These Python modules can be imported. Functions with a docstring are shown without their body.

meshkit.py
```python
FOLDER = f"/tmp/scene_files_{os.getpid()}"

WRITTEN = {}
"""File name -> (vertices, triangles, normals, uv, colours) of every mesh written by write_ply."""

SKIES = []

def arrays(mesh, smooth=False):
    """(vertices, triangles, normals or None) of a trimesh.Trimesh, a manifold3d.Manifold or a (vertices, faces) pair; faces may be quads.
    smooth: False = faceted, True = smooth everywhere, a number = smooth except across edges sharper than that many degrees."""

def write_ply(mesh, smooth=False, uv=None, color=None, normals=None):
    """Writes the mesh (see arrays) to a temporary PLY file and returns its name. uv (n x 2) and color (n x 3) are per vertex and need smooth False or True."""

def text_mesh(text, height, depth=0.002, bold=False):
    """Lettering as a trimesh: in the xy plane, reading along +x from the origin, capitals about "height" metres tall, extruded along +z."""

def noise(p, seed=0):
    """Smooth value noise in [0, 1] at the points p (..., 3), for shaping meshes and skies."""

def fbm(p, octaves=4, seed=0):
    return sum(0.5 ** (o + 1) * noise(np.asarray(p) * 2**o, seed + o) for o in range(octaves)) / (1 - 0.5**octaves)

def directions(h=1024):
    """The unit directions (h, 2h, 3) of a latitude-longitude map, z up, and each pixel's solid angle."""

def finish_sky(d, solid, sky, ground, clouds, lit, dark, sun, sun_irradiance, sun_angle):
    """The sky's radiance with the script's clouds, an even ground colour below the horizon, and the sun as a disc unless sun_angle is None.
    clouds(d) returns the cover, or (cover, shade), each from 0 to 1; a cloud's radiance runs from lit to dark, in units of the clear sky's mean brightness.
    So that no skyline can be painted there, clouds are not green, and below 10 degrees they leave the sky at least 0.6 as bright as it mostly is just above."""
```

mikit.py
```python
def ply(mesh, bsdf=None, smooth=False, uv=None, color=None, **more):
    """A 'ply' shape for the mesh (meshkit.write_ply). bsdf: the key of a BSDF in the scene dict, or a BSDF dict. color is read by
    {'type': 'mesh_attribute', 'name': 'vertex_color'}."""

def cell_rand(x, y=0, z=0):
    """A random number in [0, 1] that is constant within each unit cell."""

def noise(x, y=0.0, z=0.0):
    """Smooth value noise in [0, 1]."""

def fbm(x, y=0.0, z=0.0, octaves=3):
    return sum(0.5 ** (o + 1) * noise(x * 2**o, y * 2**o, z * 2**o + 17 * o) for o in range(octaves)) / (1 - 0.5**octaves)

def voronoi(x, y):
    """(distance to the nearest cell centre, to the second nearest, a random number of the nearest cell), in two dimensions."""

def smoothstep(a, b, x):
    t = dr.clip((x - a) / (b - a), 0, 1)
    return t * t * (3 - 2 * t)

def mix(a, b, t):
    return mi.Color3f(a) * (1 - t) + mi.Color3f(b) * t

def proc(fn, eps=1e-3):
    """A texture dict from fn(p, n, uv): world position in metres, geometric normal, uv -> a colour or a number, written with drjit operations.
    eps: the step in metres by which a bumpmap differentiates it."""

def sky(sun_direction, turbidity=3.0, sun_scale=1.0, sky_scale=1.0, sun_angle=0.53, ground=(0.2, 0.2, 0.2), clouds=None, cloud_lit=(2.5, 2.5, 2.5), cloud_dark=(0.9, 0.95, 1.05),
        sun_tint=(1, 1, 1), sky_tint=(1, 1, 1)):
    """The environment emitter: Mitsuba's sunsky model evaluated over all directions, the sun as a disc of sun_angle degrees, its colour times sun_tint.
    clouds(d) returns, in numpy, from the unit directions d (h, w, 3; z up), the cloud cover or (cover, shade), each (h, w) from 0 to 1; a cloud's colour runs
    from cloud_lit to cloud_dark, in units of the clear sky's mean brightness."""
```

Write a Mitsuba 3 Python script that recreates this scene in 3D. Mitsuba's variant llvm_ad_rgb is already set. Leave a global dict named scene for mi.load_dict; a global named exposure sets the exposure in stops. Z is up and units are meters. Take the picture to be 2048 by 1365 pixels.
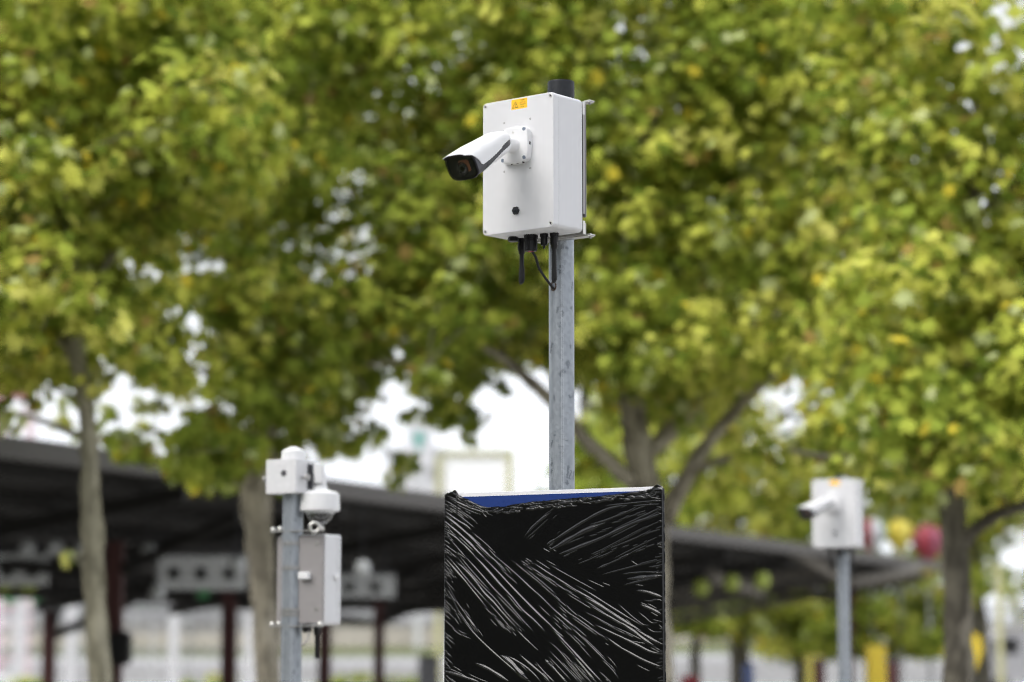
import math
import numpy as np
import trimesh
import manifold3d as m3
import shapely.geometry as sg
import drjit as dr
import mitsuba as mi
import mikit
import meshkit
from mikit import proc, noise, fbm, voronoi, smoothstep, mix, cell_rand

T = mi.ScalarTransform4f
scene, labels = {}, {}
RNG = np.random.default_rng(7)

# ------------------------------------------------------------------ camera, sky, exposure
F, YH, EYE = 5000.0, 1300.0, 1.6                 # focal length and horizon row in pixels of a 2048-wide frame
PITCH = math.atan((YH - 682.5) / F)
FWD = np.array([0, math.cos(PITCH), math.sin(PITCH)])
UP = np.array([0, -math.sin(PITCH), math.cos(PITCH)])
CAM = np.array([0, 0, EYE])
scene['camera'] = {'type': 'thinlens', 'fov': math.degrees(2 * math.atan(1024 / F)), 'fov_axis': 'x',
                   'to_world': T().look_at(origin=CAM.tolist(), target=(CAM + FWD).tolist(), up=[0, 0, 1]),
                   'aperture_radius': 0.0185, 'focus_distance': 6.02, 'near_clip': 0.1, 'far_clip': 5000.0}


def cover(d):
    n = meshkit.fbm(d * np.array([3.0, 3.0, 6.0]) + 11.3, 4)
    return np.ones(d.shape[:2]), np.clip((n - 0.42) * 2.2, 0, 0.55)


scene['sky'] = mikit.sky([-0.64, -0.46, 0.78], turbidity=3, sun_scale=0.37, sun_angle=40, sun_tint=(0.82, 0.96, 1.24), clouds=cover,
                         cloud_lit=(2.15, 2.22, 2.36), cloud_dark=(1.35, 1.4, 1.5), ground=(0.22, 0.22, 0.21))
exposure = 2.78


def ray(x, y):
    d = FWD + (x - 1024) / F * np.array([1.0, 0, 0]) + (682.5 - y) / F * UP
    return d


def at(x, y, Y):
    d = ray(x, y)
    return CAM + d * (Y / d[1])


# ------------------------------------------------------------------ materials
def rgb(*c):
    return {'type': 'rgb', 'value': list(c)}


def mat(name, base, rough=0.5, metallic=0.0, spec=0.5, two=True, **k):
    b = {'type': 'principled', 'base_color': base if isinstance(base, dict) else rgb(*base), 'roughness': rough, 'metallic': metallic, 'specular': spec, **k}
    scene[name] = {'type': 'twosided', 'bsdf': b} if two else b
    return name


def bump(name, inner, tex, scale):
    b = scene[inner]['bsdf'] if scene[inner]['type'] == 'twosided' else scene[inner]
    scene[name] = {'type': 'twosided', 'bsdf': {'type': 'bumpmap', 'arbitrary': tex, 'scale': scale, 'bsdf': b}}
    return name


def col(fn):
    return proc(fn)


mat('m_white', col(lambda p, n, uv: mix((0.54, 0.54, 0.55), (0.565, 0.565, 0.575), 0.45 * fbm(p.x * 30, p.y * 30, p.z * 22) + 0.55 * noise(p.x * 260, p.y * 260, p.z * 5))), 0.42)
bump('m_white_grain', 'm_white', proc(lambda p, n, uv: fbm(p.x * 420, p.y * 420, p.z * 420, 2), 2e-4), 0.00042)
mat('m_shell', (0.62, 0.62, 0.625), 0.28)
mat('m_cheek', (0.035, 0.035, 0.040), 0.42)
mat('m_black', (0.005, 0.005, 0.0055), 0.38, spec=0.3)
mat('m_black_gloss', (0.005, 0.005, 0.005), 0.2, spec=0.12)
mat('m_cap', col(lambda p, n, uv: mix((0.006, 0.007, 0.009), (0.016, 0.018, 0.022), fbm(p.x * 160, p.y * 160, p.z * 160))), 0.5, spec=0.3)
mat('m_rubber', (0.05, 0.028, 0.016), 0.6)
mat('m_recess', (0.12, 0.15, 0.20), 0.5)
mat('m_hole', (0.03, 0.03, 0.035), 0.6)
mat('m_steel', (0.55, 0.54, 0.51), 0.3, metallic=0.9)
mat('m_steel_dull', (0.30, 0.295, 0.285), 0.42, metallic=0.75)
mat('m_reflection', (0.10, 0.040, 0.020), 0.4, spec=0.2)
mat('m_black_matt', (0.006, 0.006, 0.006), 0.5, spec=0.15)
mat('m_lens', (0.004, 0.004, 0.006), 0.05)
scene['m_pane'] = {'type': 'thindielectric', 'int_ior': 1.22}
scene['m_clear'] = {'type': 'thindielectric', 'int_ior': 1.45}
mat('m_sticker', (0.85, 0.47, 0.008), 0.45)
mat('m_ink', (0.025, 0.018, 0.01), 0.6)
mat('m_ink_grey', (0.20, 0.20, 0.21), 0.6)
mat('m_blue', (0.007, 0.026, 0.135), 0.35)
mat('m_signwhite', (0.58, 0.58, 0.60), 0.35)
scene['m_film'] = {'type': 'twosided', 'bsdf': {'type': 'principled', 'base_color': rgb(0.003, 0.003, 0.0034), 'roughness': 0.10, 'eta': 1.42, 'clearcoat': 0.25, 'clearcoat_gloss': 0.95}}


def galv(p, n, uv):
    a = dr.atan2(n.x, -n.y) * 0.031
    w = (fbm(a * 60, p.z * 60, 3.0, 2) - 0.5) * 0.9
    f, s, r = voronoi(a * 75 + w, p.z * 42 + w * 1.7)
    f2, s2, r2 = voronoi(a * 160 + w + 9, p.z * 110 - w)
    dark = smoothstep(0.74, 0.80, r) * smoothstep(0.60, 0.40, f + 0.45 * fbm(a * 300, p.z * 260, 1.0, 2))
    c = mix((0.22, 0.243, 0.27), (0.29, 0.315, 0.342), r2)
    c = mix(c, (0.105, 0.12, 0.138), dark * 0.85)
    seam = smoothstep(0.0012, 0.0004, dr.abs(a + 0.0008 + 0.0004 * (noise(p.z * 60) - 0.5))) + smoothstep(0.0010, 0.0003, dr.abs(a - 0.0036))
    c = mix(c, (0.62, 0.65, 0.68), dr.clip(seam, 0, 1) * 0.45 * (0.5 + 0.5 * noise(p.z * 190, a * 900)))
    scratch = smoothstep(0.80, 0.86, noise(a * 70 + 3, p.z * 900)) * smoothstep(0.6, 0.75, noise(a * 40, p.z * 25))
    return mix(c, (0.16, 0.165, 0.17), scratch * 0.5)


mat('m_galv', col(galv), 0.38, metallic=0.5)


def bark(pale, dark, patch):
    def fn(p, n, uv):
        a = dr.atan2(n.x, -n.y)
        k = fbm(a * 2.2 + 3, p.z * 7, p.x * 2, 3)
        c = mix(dark, pale, smoothstep(0.38, 0.62, k))
        c = mix(c, patch, smoothstep(0.58, 0.68, fbm(a * 1.5, p.z * 3.2 + 5, 2.0, 3)))
        return c * (0.8 + 0.4 * noise(a * 14, p.z * 9, p.x * 3))
    return fn


mat('m_bark_pale', col(bark((0.23, 0.215, 0.15), (0.13, 0.12, 0.08), (0.29, 0.27, 0.20))), 0.8)
mat('m_bark', col(bark((0.34, 0.305, 0.235), (0.17, 0.15, 0.115), (0.43, 0.39, 0.32))), 0.85)
mat('m_bark_dark', col(bark((0.13, 0.118, 0.09), (0.055, 0.048, 0.036), (0.20, 0.18, 0.145))), 0.85)
scene['m_leaf'] = {'type': 'principledthin', 'base_color': {'type': 'mesh_attribute', 'name': 'vertex_color'}, 'roughness': 0.36,
                   'diff_trans': 0.75, 'spec_trans': 0.0, 'eta': 1.45}
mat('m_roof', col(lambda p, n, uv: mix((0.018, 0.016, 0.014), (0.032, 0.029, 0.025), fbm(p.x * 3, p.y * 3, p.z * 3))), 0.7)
mat('m_roof_under', col(lambda p, n, uv: mix((0.007, 0.0063, 0.005), (0.014, 0.012, 0.009), fbm(p.x * 2, p.y * 2, p.z * 9))), 0.75)  # near-black colour carries the shade beneath the roof
mat('m_gutter', col(lambda p, n, uv: mix((0.075, 0.068, 0.065), (0.10, 0.095, 0.088), fbm(p.x * 2, p.y * 2, p.z * 20))), 0.55)
mat('m_post_red', col(lambda p, n, uv: mix((0.045, 0.010, 0.009), (0.07, 0.016, 0.014), fbm(p.x * 9, p.y * 9, p.z * 4))), 0.55)
mat('m_brace', (0.17, 0.155, 0.13), 0.6)
mat('m_concrete', col(lambda p, n, uv: mix((0.13, 0.128, 0.126), (0.185, 0.183, 0.18), fbm(p.x * 0.6, p.y * 0.6, p.z * 2))), 0.85)
mat('m_wall_cream', col(lambda p, n, uv: mix((0.38, 0.35, 0.30), (0.44, 0.41, 0.36), fbm(p.x * 0.5, p.y * 0.5, p.z * 2))), 0.85)
mat('m_wall_grey', col(lambda p, n, uv: mix((0.25, 0.25, 0.26), (0.32, 0.32, 0.33), fbm(p.x * 0.5, p.y * 0.5, p.z * 5))), 0.75)
mat('m_asphalt', col(lambda p, n, uv: mix((0.20, 0.20, 0.205), (0.27, 0.27, 0.275), fbm(p.x * 0.3, p.y * 0.3))), 0.9)
mat('m_paving', col(lambda p, n, uv: mix((0.24, 0.235, 0.22), (0.36, 0.35, 0.335), fbm(p.x * 0.7, p.y * 0.7))), 0.9)
mat('m_grass', col(lambda p, n, uv: mix((0.05, 0.062, 0.022), (0.085, 0.095, 0.035), fbm(p.x * 1.4, p.y * 1.4, p.z * 2))), 0.9)
mat('m_green', (0.03, 0.22, 0.06), 0.5)
mat('m_teal', (0.05, 0.30, 0.24), 0.5)
mat('m_yellow', (0.62, 0.46, 0.03), 0.5)
mat('m_yellow2', (0.70, 0.60, 0.10), 0.5)
mat('m_red', (0.33, 0.025, 0.04), 0.5)
mat('m_pink', (0.30, 0.07, 0.11), 0.55)
mat('m_pinkwhite', (0.72, 0.60, 0.62), 0.55)
mat('m_bluegrey', (0.10, 0.14, 0.30), 0.5)
mat('m_darkgrey', (0.05, 0.05, 0.055), 0.6)
mat('m_olive', (0.42, 0.41, 0.22), 0.6)
mat('m_lantern', (0.33, 0.40, 0.06), 0.5)
mat('m_board', (0.74, 0.75, 0.75), 0.5)
mat('m_billboard', (0.84, 0.84, 0.85), 0.5)
mat('m_panel_white', (0.50, 0.51, 0.51), 0.5)
mat('m_cabinet_back', (0.22, 0.208, 0.207), 0.5)


# ------------------------------------------------------------------ mesh helpers
def mesh(v, f):
    return trimesh.Trimesh(np.asarray(v, float), np.asarray(f, int), process=False)


def cat(*ms):
    ms = [m for m in ms if m is not None]
    return trimesh.util.concatenate(ms)


def loft(rings, cap0=True, cap1=True):
    rings = [np.asarray(r, float) for r in rings]
    n, k = len(rings[0]), len(rings)
    v = np.vstack(rings)
    i, j = np.meshgrid(np.arange(k - 1), np.arange(n), indexing='ij')
    a, b = i * n + j, i * n + (j + 1) % n
    f = [np.stack([a, b, b + n], -1).reshape(-1, 3), np.stack([a, b + n, a + n], -1).reshape(-1, 3)]
    extra = []
    for cap, ring, flip in ((cap0, 0, True), (cap1, k - 1, False)):
        if cap:
            c = len(v) + len(extra)
            extra.append(rings[ring].mean(0))
            jj = np.arange(n)
            t = np.stack([ring * n + jj, ring * n + (jj + 1) % n, np.full(n, c)], -1)
            f.append(t[:, ::-1] if flip else t)
    if extra:
        v = np.vstack([v, extra])
    m = mesh(v, np.vstack(f))
    if m.volume < 0:
        m.invert()
    return m


def rr(w, h, r, seg=5):
    """ring of a rounded rectangle (x, z), centred"""
    out = []
    for cx, cz, a0 in ((1, 1, 0), (-1, 1, 90), (-1, -1, 180), (1, -1, 270)):
        for t in np.linspace(0, 90, seg + 1):
            a = math.radians(a0 + t)
            out.append((cx * (w / 2 - r) + r * math.cos(a), cz * (h / 2 - r) + r * math.sin(a)))
    return np.array(out)


def slab(w, h, y0, y1, r=0.004, b=0.0015, seg=5):
    """rounded-rectangle plate in xz from y0 to y1, both edges bevelled by b"""
    def ring(y, e):
        q = rr(w - 2 * e, h - 2 * e, max(r - e, 0.0003), seg)
        return np.column_stack([q[:, 0], np.full(len(q), y), q[:, 1]])
    s = 1 if y1 > y0 else -1
    return loft([ring(y0, b), ring(y0 + s * b * 0.3, b * 0.3), ring(y0 + s * b, 0), ring(y1 - s * b, 0), ring(y1 - s * b * 0.3, b * 0.3), ring(y1, b)])


def bx(x0, x1, y0, y1, z0, z1, b=0.0):
    if b <= 0:
        m = trimesh.creation.box((x1 - x0, y1 - y0, z1 - z0))
        m.apply_translation(((x0 + x1) / 2, (y0 + y1) / 2, (z0 + z1) / 2))
        return m
    pts = []
    for sx in (0, 1):
        for sy in (0, 1):
            for sz in (0, 1):
                c = np.array([x1 if sx else x0, y1 if sy else y0, z1 if sz else z0], float)
                d = np.array([-b if sx else b, -b if sy else b, -b if sz else b])
                for k in range(3):
                    q = c + d
                    q[k] = c[k]
                    pts.append(q)
    return trimesh.convex.convex_hull(np.array(pts))


def tube(pts, rad, sides=10, caps=True):
    p = np.asarray(pts, float)
    r = np.broadcast_to(np.asarray(rad, float), (len(p),))
    t = np.gradient(p, axis=0)
    t /= np.linalg.norm(t, axis=1, keepdims=True) + 1e-12
    a = np.cross(t[0], [0, 0, 1.0] if abs(t[0][2]) < 0.9 else [1.0, 0, 0])
    a /= np.linalg.norm(a)
    ang = np.arange(sides) * 2 * np.pi / sides
    rings = []
    for k in range(len(p)):
        a = a - t[k] * (a @ t[k])
        a /= np.linalg.norm(a)
        b = np.cross(t[k], a)
        rings.append(p[k] + r[k] * (np.cos(ang)[:, None] * a + np.sin(ang)[:, None] * b))
    return loft(rings, caps, caps)


def spline(pts, n):
    p = np.asarray(pts, float)
    from scipy.interpolate import CubicSpline, PchipInterpolator
    d = np.r_[0, np.cumsum(np.linalg.norm(np.diff(p, axis=0), axis=1))]
    return PchipInterpolator(d, p, axis=0)(np.linspace(0, d[-1], n))


def lathe(profile, sides=32, axis='z'):
    ang = np.arange(sides) * 2 * np.pi / sides
    rings = [np.column_stack([max(r, 1e-5) * np.cos(ang), max(r, 1e-5) * np.sin(ang), np.full(sides, z)]) for r, z in profile]
    m = loft(rings)
    if axis == 'y':       # +z of the profile becomes -y (towards the viewer)
        m.apply_transform(np.array([[1, 0, 0, 0], [0, 0, -1, 0], [0, 1, 0, 0], [0, 0, 0, 1.0]]))
    return m


def moved(m, x=0, y=0, z=0):
    m = m.copy()
    m.apply_translation((x, y, z))
    return m


def frame(origin, xa, ya, za):
    M = np.eye(4)
    M[:3, 0], M[:3, 1], M[:3, 2], M[:3, 3] = xa, ya, za, origin
    return M


def uniq(key):
    if key not in USED:
        USED.add(key)
        return key
    k = 1
    while f'{key}_{k:03d}' in USED:
        k += 1
    USED.add(f'{key}_{k:03d}')
    return f'{key}_{k:03d}'


USED = set()


def thing(name, label, category, group=None, kind=None):
    k = uniq(name)
    labels[k] = {'label': label, 'category': category}
    if group:
        labels[k]['group'] = group
    if kind:
        labels[k]['kind'] = kind
    return k


def part(name, m, material, parent, M=None, smooth=30, label=None, kind=None, color=None):
    k = uniq(f'{parent}__{name}')
    if M is not None:
        m = m.copy()
        m.apply_transform(M)
    scene[k] = mikit.ply(m, material, smooth=smooth, color=color)
    if label or kind:
        labels[k] = {}
        if label:
            labels[k]['label'] = label
        if kind:
            labels[k]['kind'] = kind
    return k


def struct(name, m, material, smooth=False):
    k = uniq(name)
    scene[k] = mikit.ply(m, material, smooth=smooth)
    labels[k] = {'kind': 'structure'}
    return k


# ------------------------------------------------------------------ ground and far scenery (the setting)
def sheet(x0, x1, y0, y1, z):
    return mesh([[x0, y0, z], [x1, y0, z], [x1, y1, z], [x0, y1, z]], [[0, 1, 2], [0, 2, 3]])


struct('ground', sheet(-1500, 1500, -1500, 3000, 0.0), 'm_paving')
def strip(y0, z0, y1, z1, x0=-300, x1=300, n=60):
    xs = np.linspace(x0, x1, n)
    v = np.vstack([np.column_stack([xs, np.full(n, y0), z0 + 0.12 * np.sin(xs * 0.11)]), np.column_stack([xs, np.full(n, y1), z1 + 0.12 * np.sin(xs * 0.11)])])
    i = np.arange(n - 1)
    return mesh(v, np.vstack([np.stack([i, i + 1, i + 1 + n], -1), np.stack([i, i + 1 + n, i + n], -1)]))


struct('added_lawn', sheet(-80, -3.0, -60, 9.5, 0.012), 'm_grass')  # dark ground added out of view, dims the film folds from below
struct('pavement', strip(112, -0.14, 126, .97), 'm_concrete', True)
struct('road', strip(126.01, .975, 132, 1.28), 'm_asphalt', True)
struct('grass_bank', strip(132.01, 1.285, 142, 1.85), 'm_grass', True)
struct('hill', strip(146, 2.7, 420, 3.4), 'm_grass', True)
w = thing('retaining_wall', 'long cream retaining wall along the far bank behind the posts', 'wall')
for k in range(21):
    part('block', bx(-42 + 4 * k + 0.02, -38 + 4 * k - 0.02, 142, 142.5, 1.5, 2.95, 0.02), 'm_wall_cream', w, smooth=False)
part('coping', bx(-42, 42, 141.9, 142.62, 2.952, 3.07, 0.02), 'm_concrete', w, smooth=False)
for (xa, xb, lab) in ((-31, 3.5, 'grey metal rail fence on the far bank left of the wrapped sign'), (8, 34, 'grey metal rail fence on the far bank right of the wrapped sign')):
    t = thing('rail_fence', lab, 'fence', 'rail fences on the far bank')
    for z in (3.2, 3.6, 4.0):
        part('rail', bx(xa, xb, 144, 144.08, z, z + 0.22, 0.01), 'm_wall_grey', t, smooth=False)
    for x in np.arange(xa, xb, 3.0):
        part('post', bx(x, x + 0.12, 144.082, 144.2, 2.0, 4.3), 'm_wall_grey', t, smooth=False)

# low long building with green eaves on the left far side
b = thing('low_building', 'long low grey building with green roof edge, seen under the dark shelter', 'building')
part('wall', bx(-34, 2.0, 170, 176, 2.0, 4.7), 'm_wall_grey', b, smooth=False)
part('roof', bx(-34.4, 2.4, 169.4, 176.5, 4.702, 5.15, 0.05), 'm_green', b, smooth=False)
for k in range(11):
    part('window', bx(-33 + k * 3.2, -31.2 + k * 3.2, 169.95, 170.02, 2.9, 3.9), 'm_panel_white', b, smooth=False)

# pale building, pylon sign and olive-framed billboard in the middle
b = thing('white_building', 'pale white building behind the trees, left of the central pole', 'building')
X0, X1 = at(770, 900, 150)[0], at(884, 900, 150)[0]
part('wall', bx(X0, X1, 150, 158, 0, at(800, 905, 150)[2], 0.03), 'm_signwhite', b, smooth=False)
part('roof', bx(X0 - 0.2, X1 + 0.2, 149.8, 158.2, at(800, 905, 150)[2] + 0.002, at(800, 895, 150)[2], 0.03), 'm_panel_white', b, smooth=False)
for k in range(3):
    part('window', bx(X0 + 0.5 + k * 1.05, X0 + 1.1 + k * 1.05, 149.93, 150.02, at(800, 958, 150)[2], at(800, 930, 150)[2]), 'm_wall_grey', b, smooth=False)
p = thing('pylon_sign', 'white pylon sign with a teal green emblem, blurred above the shelter roof', 'sign')
c0, c1 = at(812, 936, 140), at(866, 846, 140)
part('panel', bx(c0[0], c1[0], 140, 140.4, c0[2], c1[2], 0.03), 'm_signwhite', p, smooth=False)
part('post', bx(c0[0] + 0.5, c0[0] + 0.9, 140.05, 140.35, 0, c0[2] - 0.002), 'm_panel_white', p, smooth=False)
e0, e1, e2, e3 = at(826, 866, 140), at(850, 866, 140), at(838, 908, 140), at(838, 880, 140)
em = cat(bx(e0[0], e1[0], 139.96, 140.0, e3[2], e0[2]), trimesh.creation.extrude_polygon(sg.Polygon([(e0[0] + .1, e3[2]), (e1[0] - .1, e3[2]), (e2[0], e2[2])]), 0.04).apply_transform(
    np.array([[1, 0, 0, 0], [0, 0, -1, 140.0], [0, 1, 0, 0], [0, 0, 0, 1.0]])))
part('emblem', em, 'm_teal', p, smooth=False)
bb = thing('billboard', 'white billboard with an olive frame standing left of the central pole', 'billboard')
q0, q1 = at(884, 985, 75), at(1028, 905, 75)
part('panel', bx(q0[0], q1[0] - 0.2, 75.05, 75.15, q0[2] - 0.4, q1[2] - 0.1, 0.01), 'm_billboard', bb, smooth=False)
part('frame', bx(q0[0], q1[0], 74.95, 75.2, q1[2] - 0.098, q1[2] + 0.06, 0.01), 'm_olive', bb, smooth=False)
part('post', bx(q1[0] - 0.198, q1[0], 74.95, 75.2, 0, q1[2] - 0.1, 0.01), 'm_olive', bb, smooth=False)
part('post', bx(q0[0] - 0.2, q0[0] - 0.002, 74.95, 75.2, 0, q1[2] - 0.1, 0.01), 'm_olive', bb, smooth=False)

# pale pink and white ride tower at the far left
t = thing('ride_tower', 'pale pink and white lattice tower blurred at the left edge above the shelter', 'tower')
g0 = at(25, 900, 95)
for dx in (-0.55, 0.55):
    for dy in (0, 1.0):
        part('mast', bx(g0[0] + dx - .09, g0[0] + dx + .09, 95 + dy, 95.18 + dy, 0, at(25, 725, 95)[2]), 'm_pinkwhite', t, smooth=False)
for k in range(18):
    z = 1 + k * 0.62
    part('brace', tube([[g0[0] - .46, 95.09, z], [g0[0] + .46, 95.09, z + .5]], .06, 5), 'm_pink' if k % 3 == 0 else 'm_pinkwhite', t)
part('cabin', bx(g0[0] - 0.9, g0[0] + 0.9, 94.5, 94.95, at(25, 800, 95)[2], at(25, 768, 95)[2], .05), 'm_pink', t, smooth=False)

# ------------------------------------------------------------------ dark shelter
E0 = at(0, 882, 20.0)
E1 = at(1882, 1130, 20.0 * (YH - 882) / (YH - 1130))
ZE = (E0[2] + E1[2]) / 2
E0[2] = E1[2] = ZE
ED = E1 - E0
EL = np.linalg.norm(ED)
ED /= EL
EB = np.array([-ED[1], ED[0], 0])                 # towards the back (left and away)
SM = frame(E0, ED, EB, [0, 0, 1])                # local: x along the eave, y to the back, z up from the eave
SW, DROP = 6.0, 0.92
sh = thing('shelter', 'long dark open shelter with sloping roof on dark red posts, running behind the trees', 'shelter')


def roofz(y):
    return -DROP * y / SW


def prism_x(prof, x0, x1):
    """profile (y, z) pulled along x"""
    r0 = np.array([[x0, y, z] for y, z in prof])
    r1 = np.array([[x1, y, z] for y, z in prof])
    return loft([r0, r1])


XS = -7.0
nb = 24
for k in range(nb):                                # roof sheets, lapped
    xa, xb = XS + (EL - XS) * k / nb, XS + (EL - XS) * (k + 1) / nb
    lift = 0.004 * (k % 2)
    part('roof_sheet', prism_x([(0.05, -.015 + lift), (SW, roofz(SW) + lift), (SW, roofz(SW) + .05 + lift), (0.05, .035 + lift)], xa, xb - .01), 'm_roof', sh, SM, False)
part('gutter', prism_x([(-0.02, -.12), (.045, -.14), (.045, .05), (-0.05, .05)], XS, EL), 'm_gutter', sh, SM, False)
part('gutter', prism_x([(SW + .002, roofz(SW) - .12), (SW + .07, roofz(SW) - .1), (SW + .07, roofz(SW) + .06), (SW + .002, roofz(SW) + .06)], XS, EL), 'm_gutter', sh, SM, False)
for y in (0.5, 1.5, 2.5, 3.6, 4.7, 5.6):
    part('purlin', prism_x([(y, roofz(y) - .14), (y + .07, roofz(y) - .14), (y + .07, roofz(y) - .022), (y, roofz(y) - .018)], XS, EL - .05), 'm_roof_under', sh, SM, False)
raf = np.linspace(XS + .6, EL - .4, 13)
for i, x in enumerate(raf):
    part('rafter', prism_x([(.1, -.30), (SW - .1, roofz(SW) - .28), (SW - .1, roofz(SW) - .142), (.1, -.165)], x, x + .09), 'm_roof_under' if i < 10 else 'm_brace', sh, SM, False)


def shelter_post(px, Y, wpx, front=True):
    w = wpx / F * Y
    X = (px - 1024) / F * Y
    loc = np.linalg.inv(SM) @ np.array([X, Y, 0, 1])
    top = ZE + roofz(min(max(loc[1], .2), SW - .2)) - .30
    k = part('post', bx(X - w / 2, X + w / 2, Y - w / 2, Y + w / 2, 0, top, .008), 'm_post_red', sh, None, False)
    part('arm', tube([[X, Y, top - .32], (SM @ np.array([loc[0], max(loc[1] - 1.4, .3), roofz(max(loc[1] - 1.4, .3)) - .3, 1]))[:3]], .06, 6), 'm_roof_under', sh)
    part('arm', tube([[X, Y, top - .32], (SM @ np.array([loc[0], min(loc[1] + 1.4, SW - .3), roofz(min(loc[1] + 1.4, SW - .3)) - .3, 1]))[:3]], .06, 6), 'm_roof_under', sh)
    return X, Y, w


for px, Y, wp in ((105, 31, 24), (462, 29.5, 29), (652, 33, 25), (760, 36, 21)):
    shelter_post(px, Y, wp)
X232, Y232, W232 = shelter_post(233, 25, 33)
shelter_post(1692, 46, 17)
# pale diagonal braces near the right end
for a, bq in (((1580, 1098, 41), (1690, 1160, 44)), ((1835, 1138, 47), (1700, 1165, 45)), ((1420, 1150, 40), (1520, 1185, 43))):
    part('brace', tube([at(*a), at(*bq)], .10, 6), 'm_brace', sh)
# black loudspeaker-like box on the near post
kb = thing('black_box', 'black rounded box fixed on the thick dark red post at left', 'box')
kc = at(238, 1297, 24.8)
part('housing', moved(slab(.21, .34, 0, .22, .08, .02), *kc), 'm_black', kb)
part('clamp', bx(kc[0] - .05, kc[0] + .04, kc[1] + .18, kc[1] + .3, kc[2] - .03, kc[2] + .03), 'm_darkgrey', kb)

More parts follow.
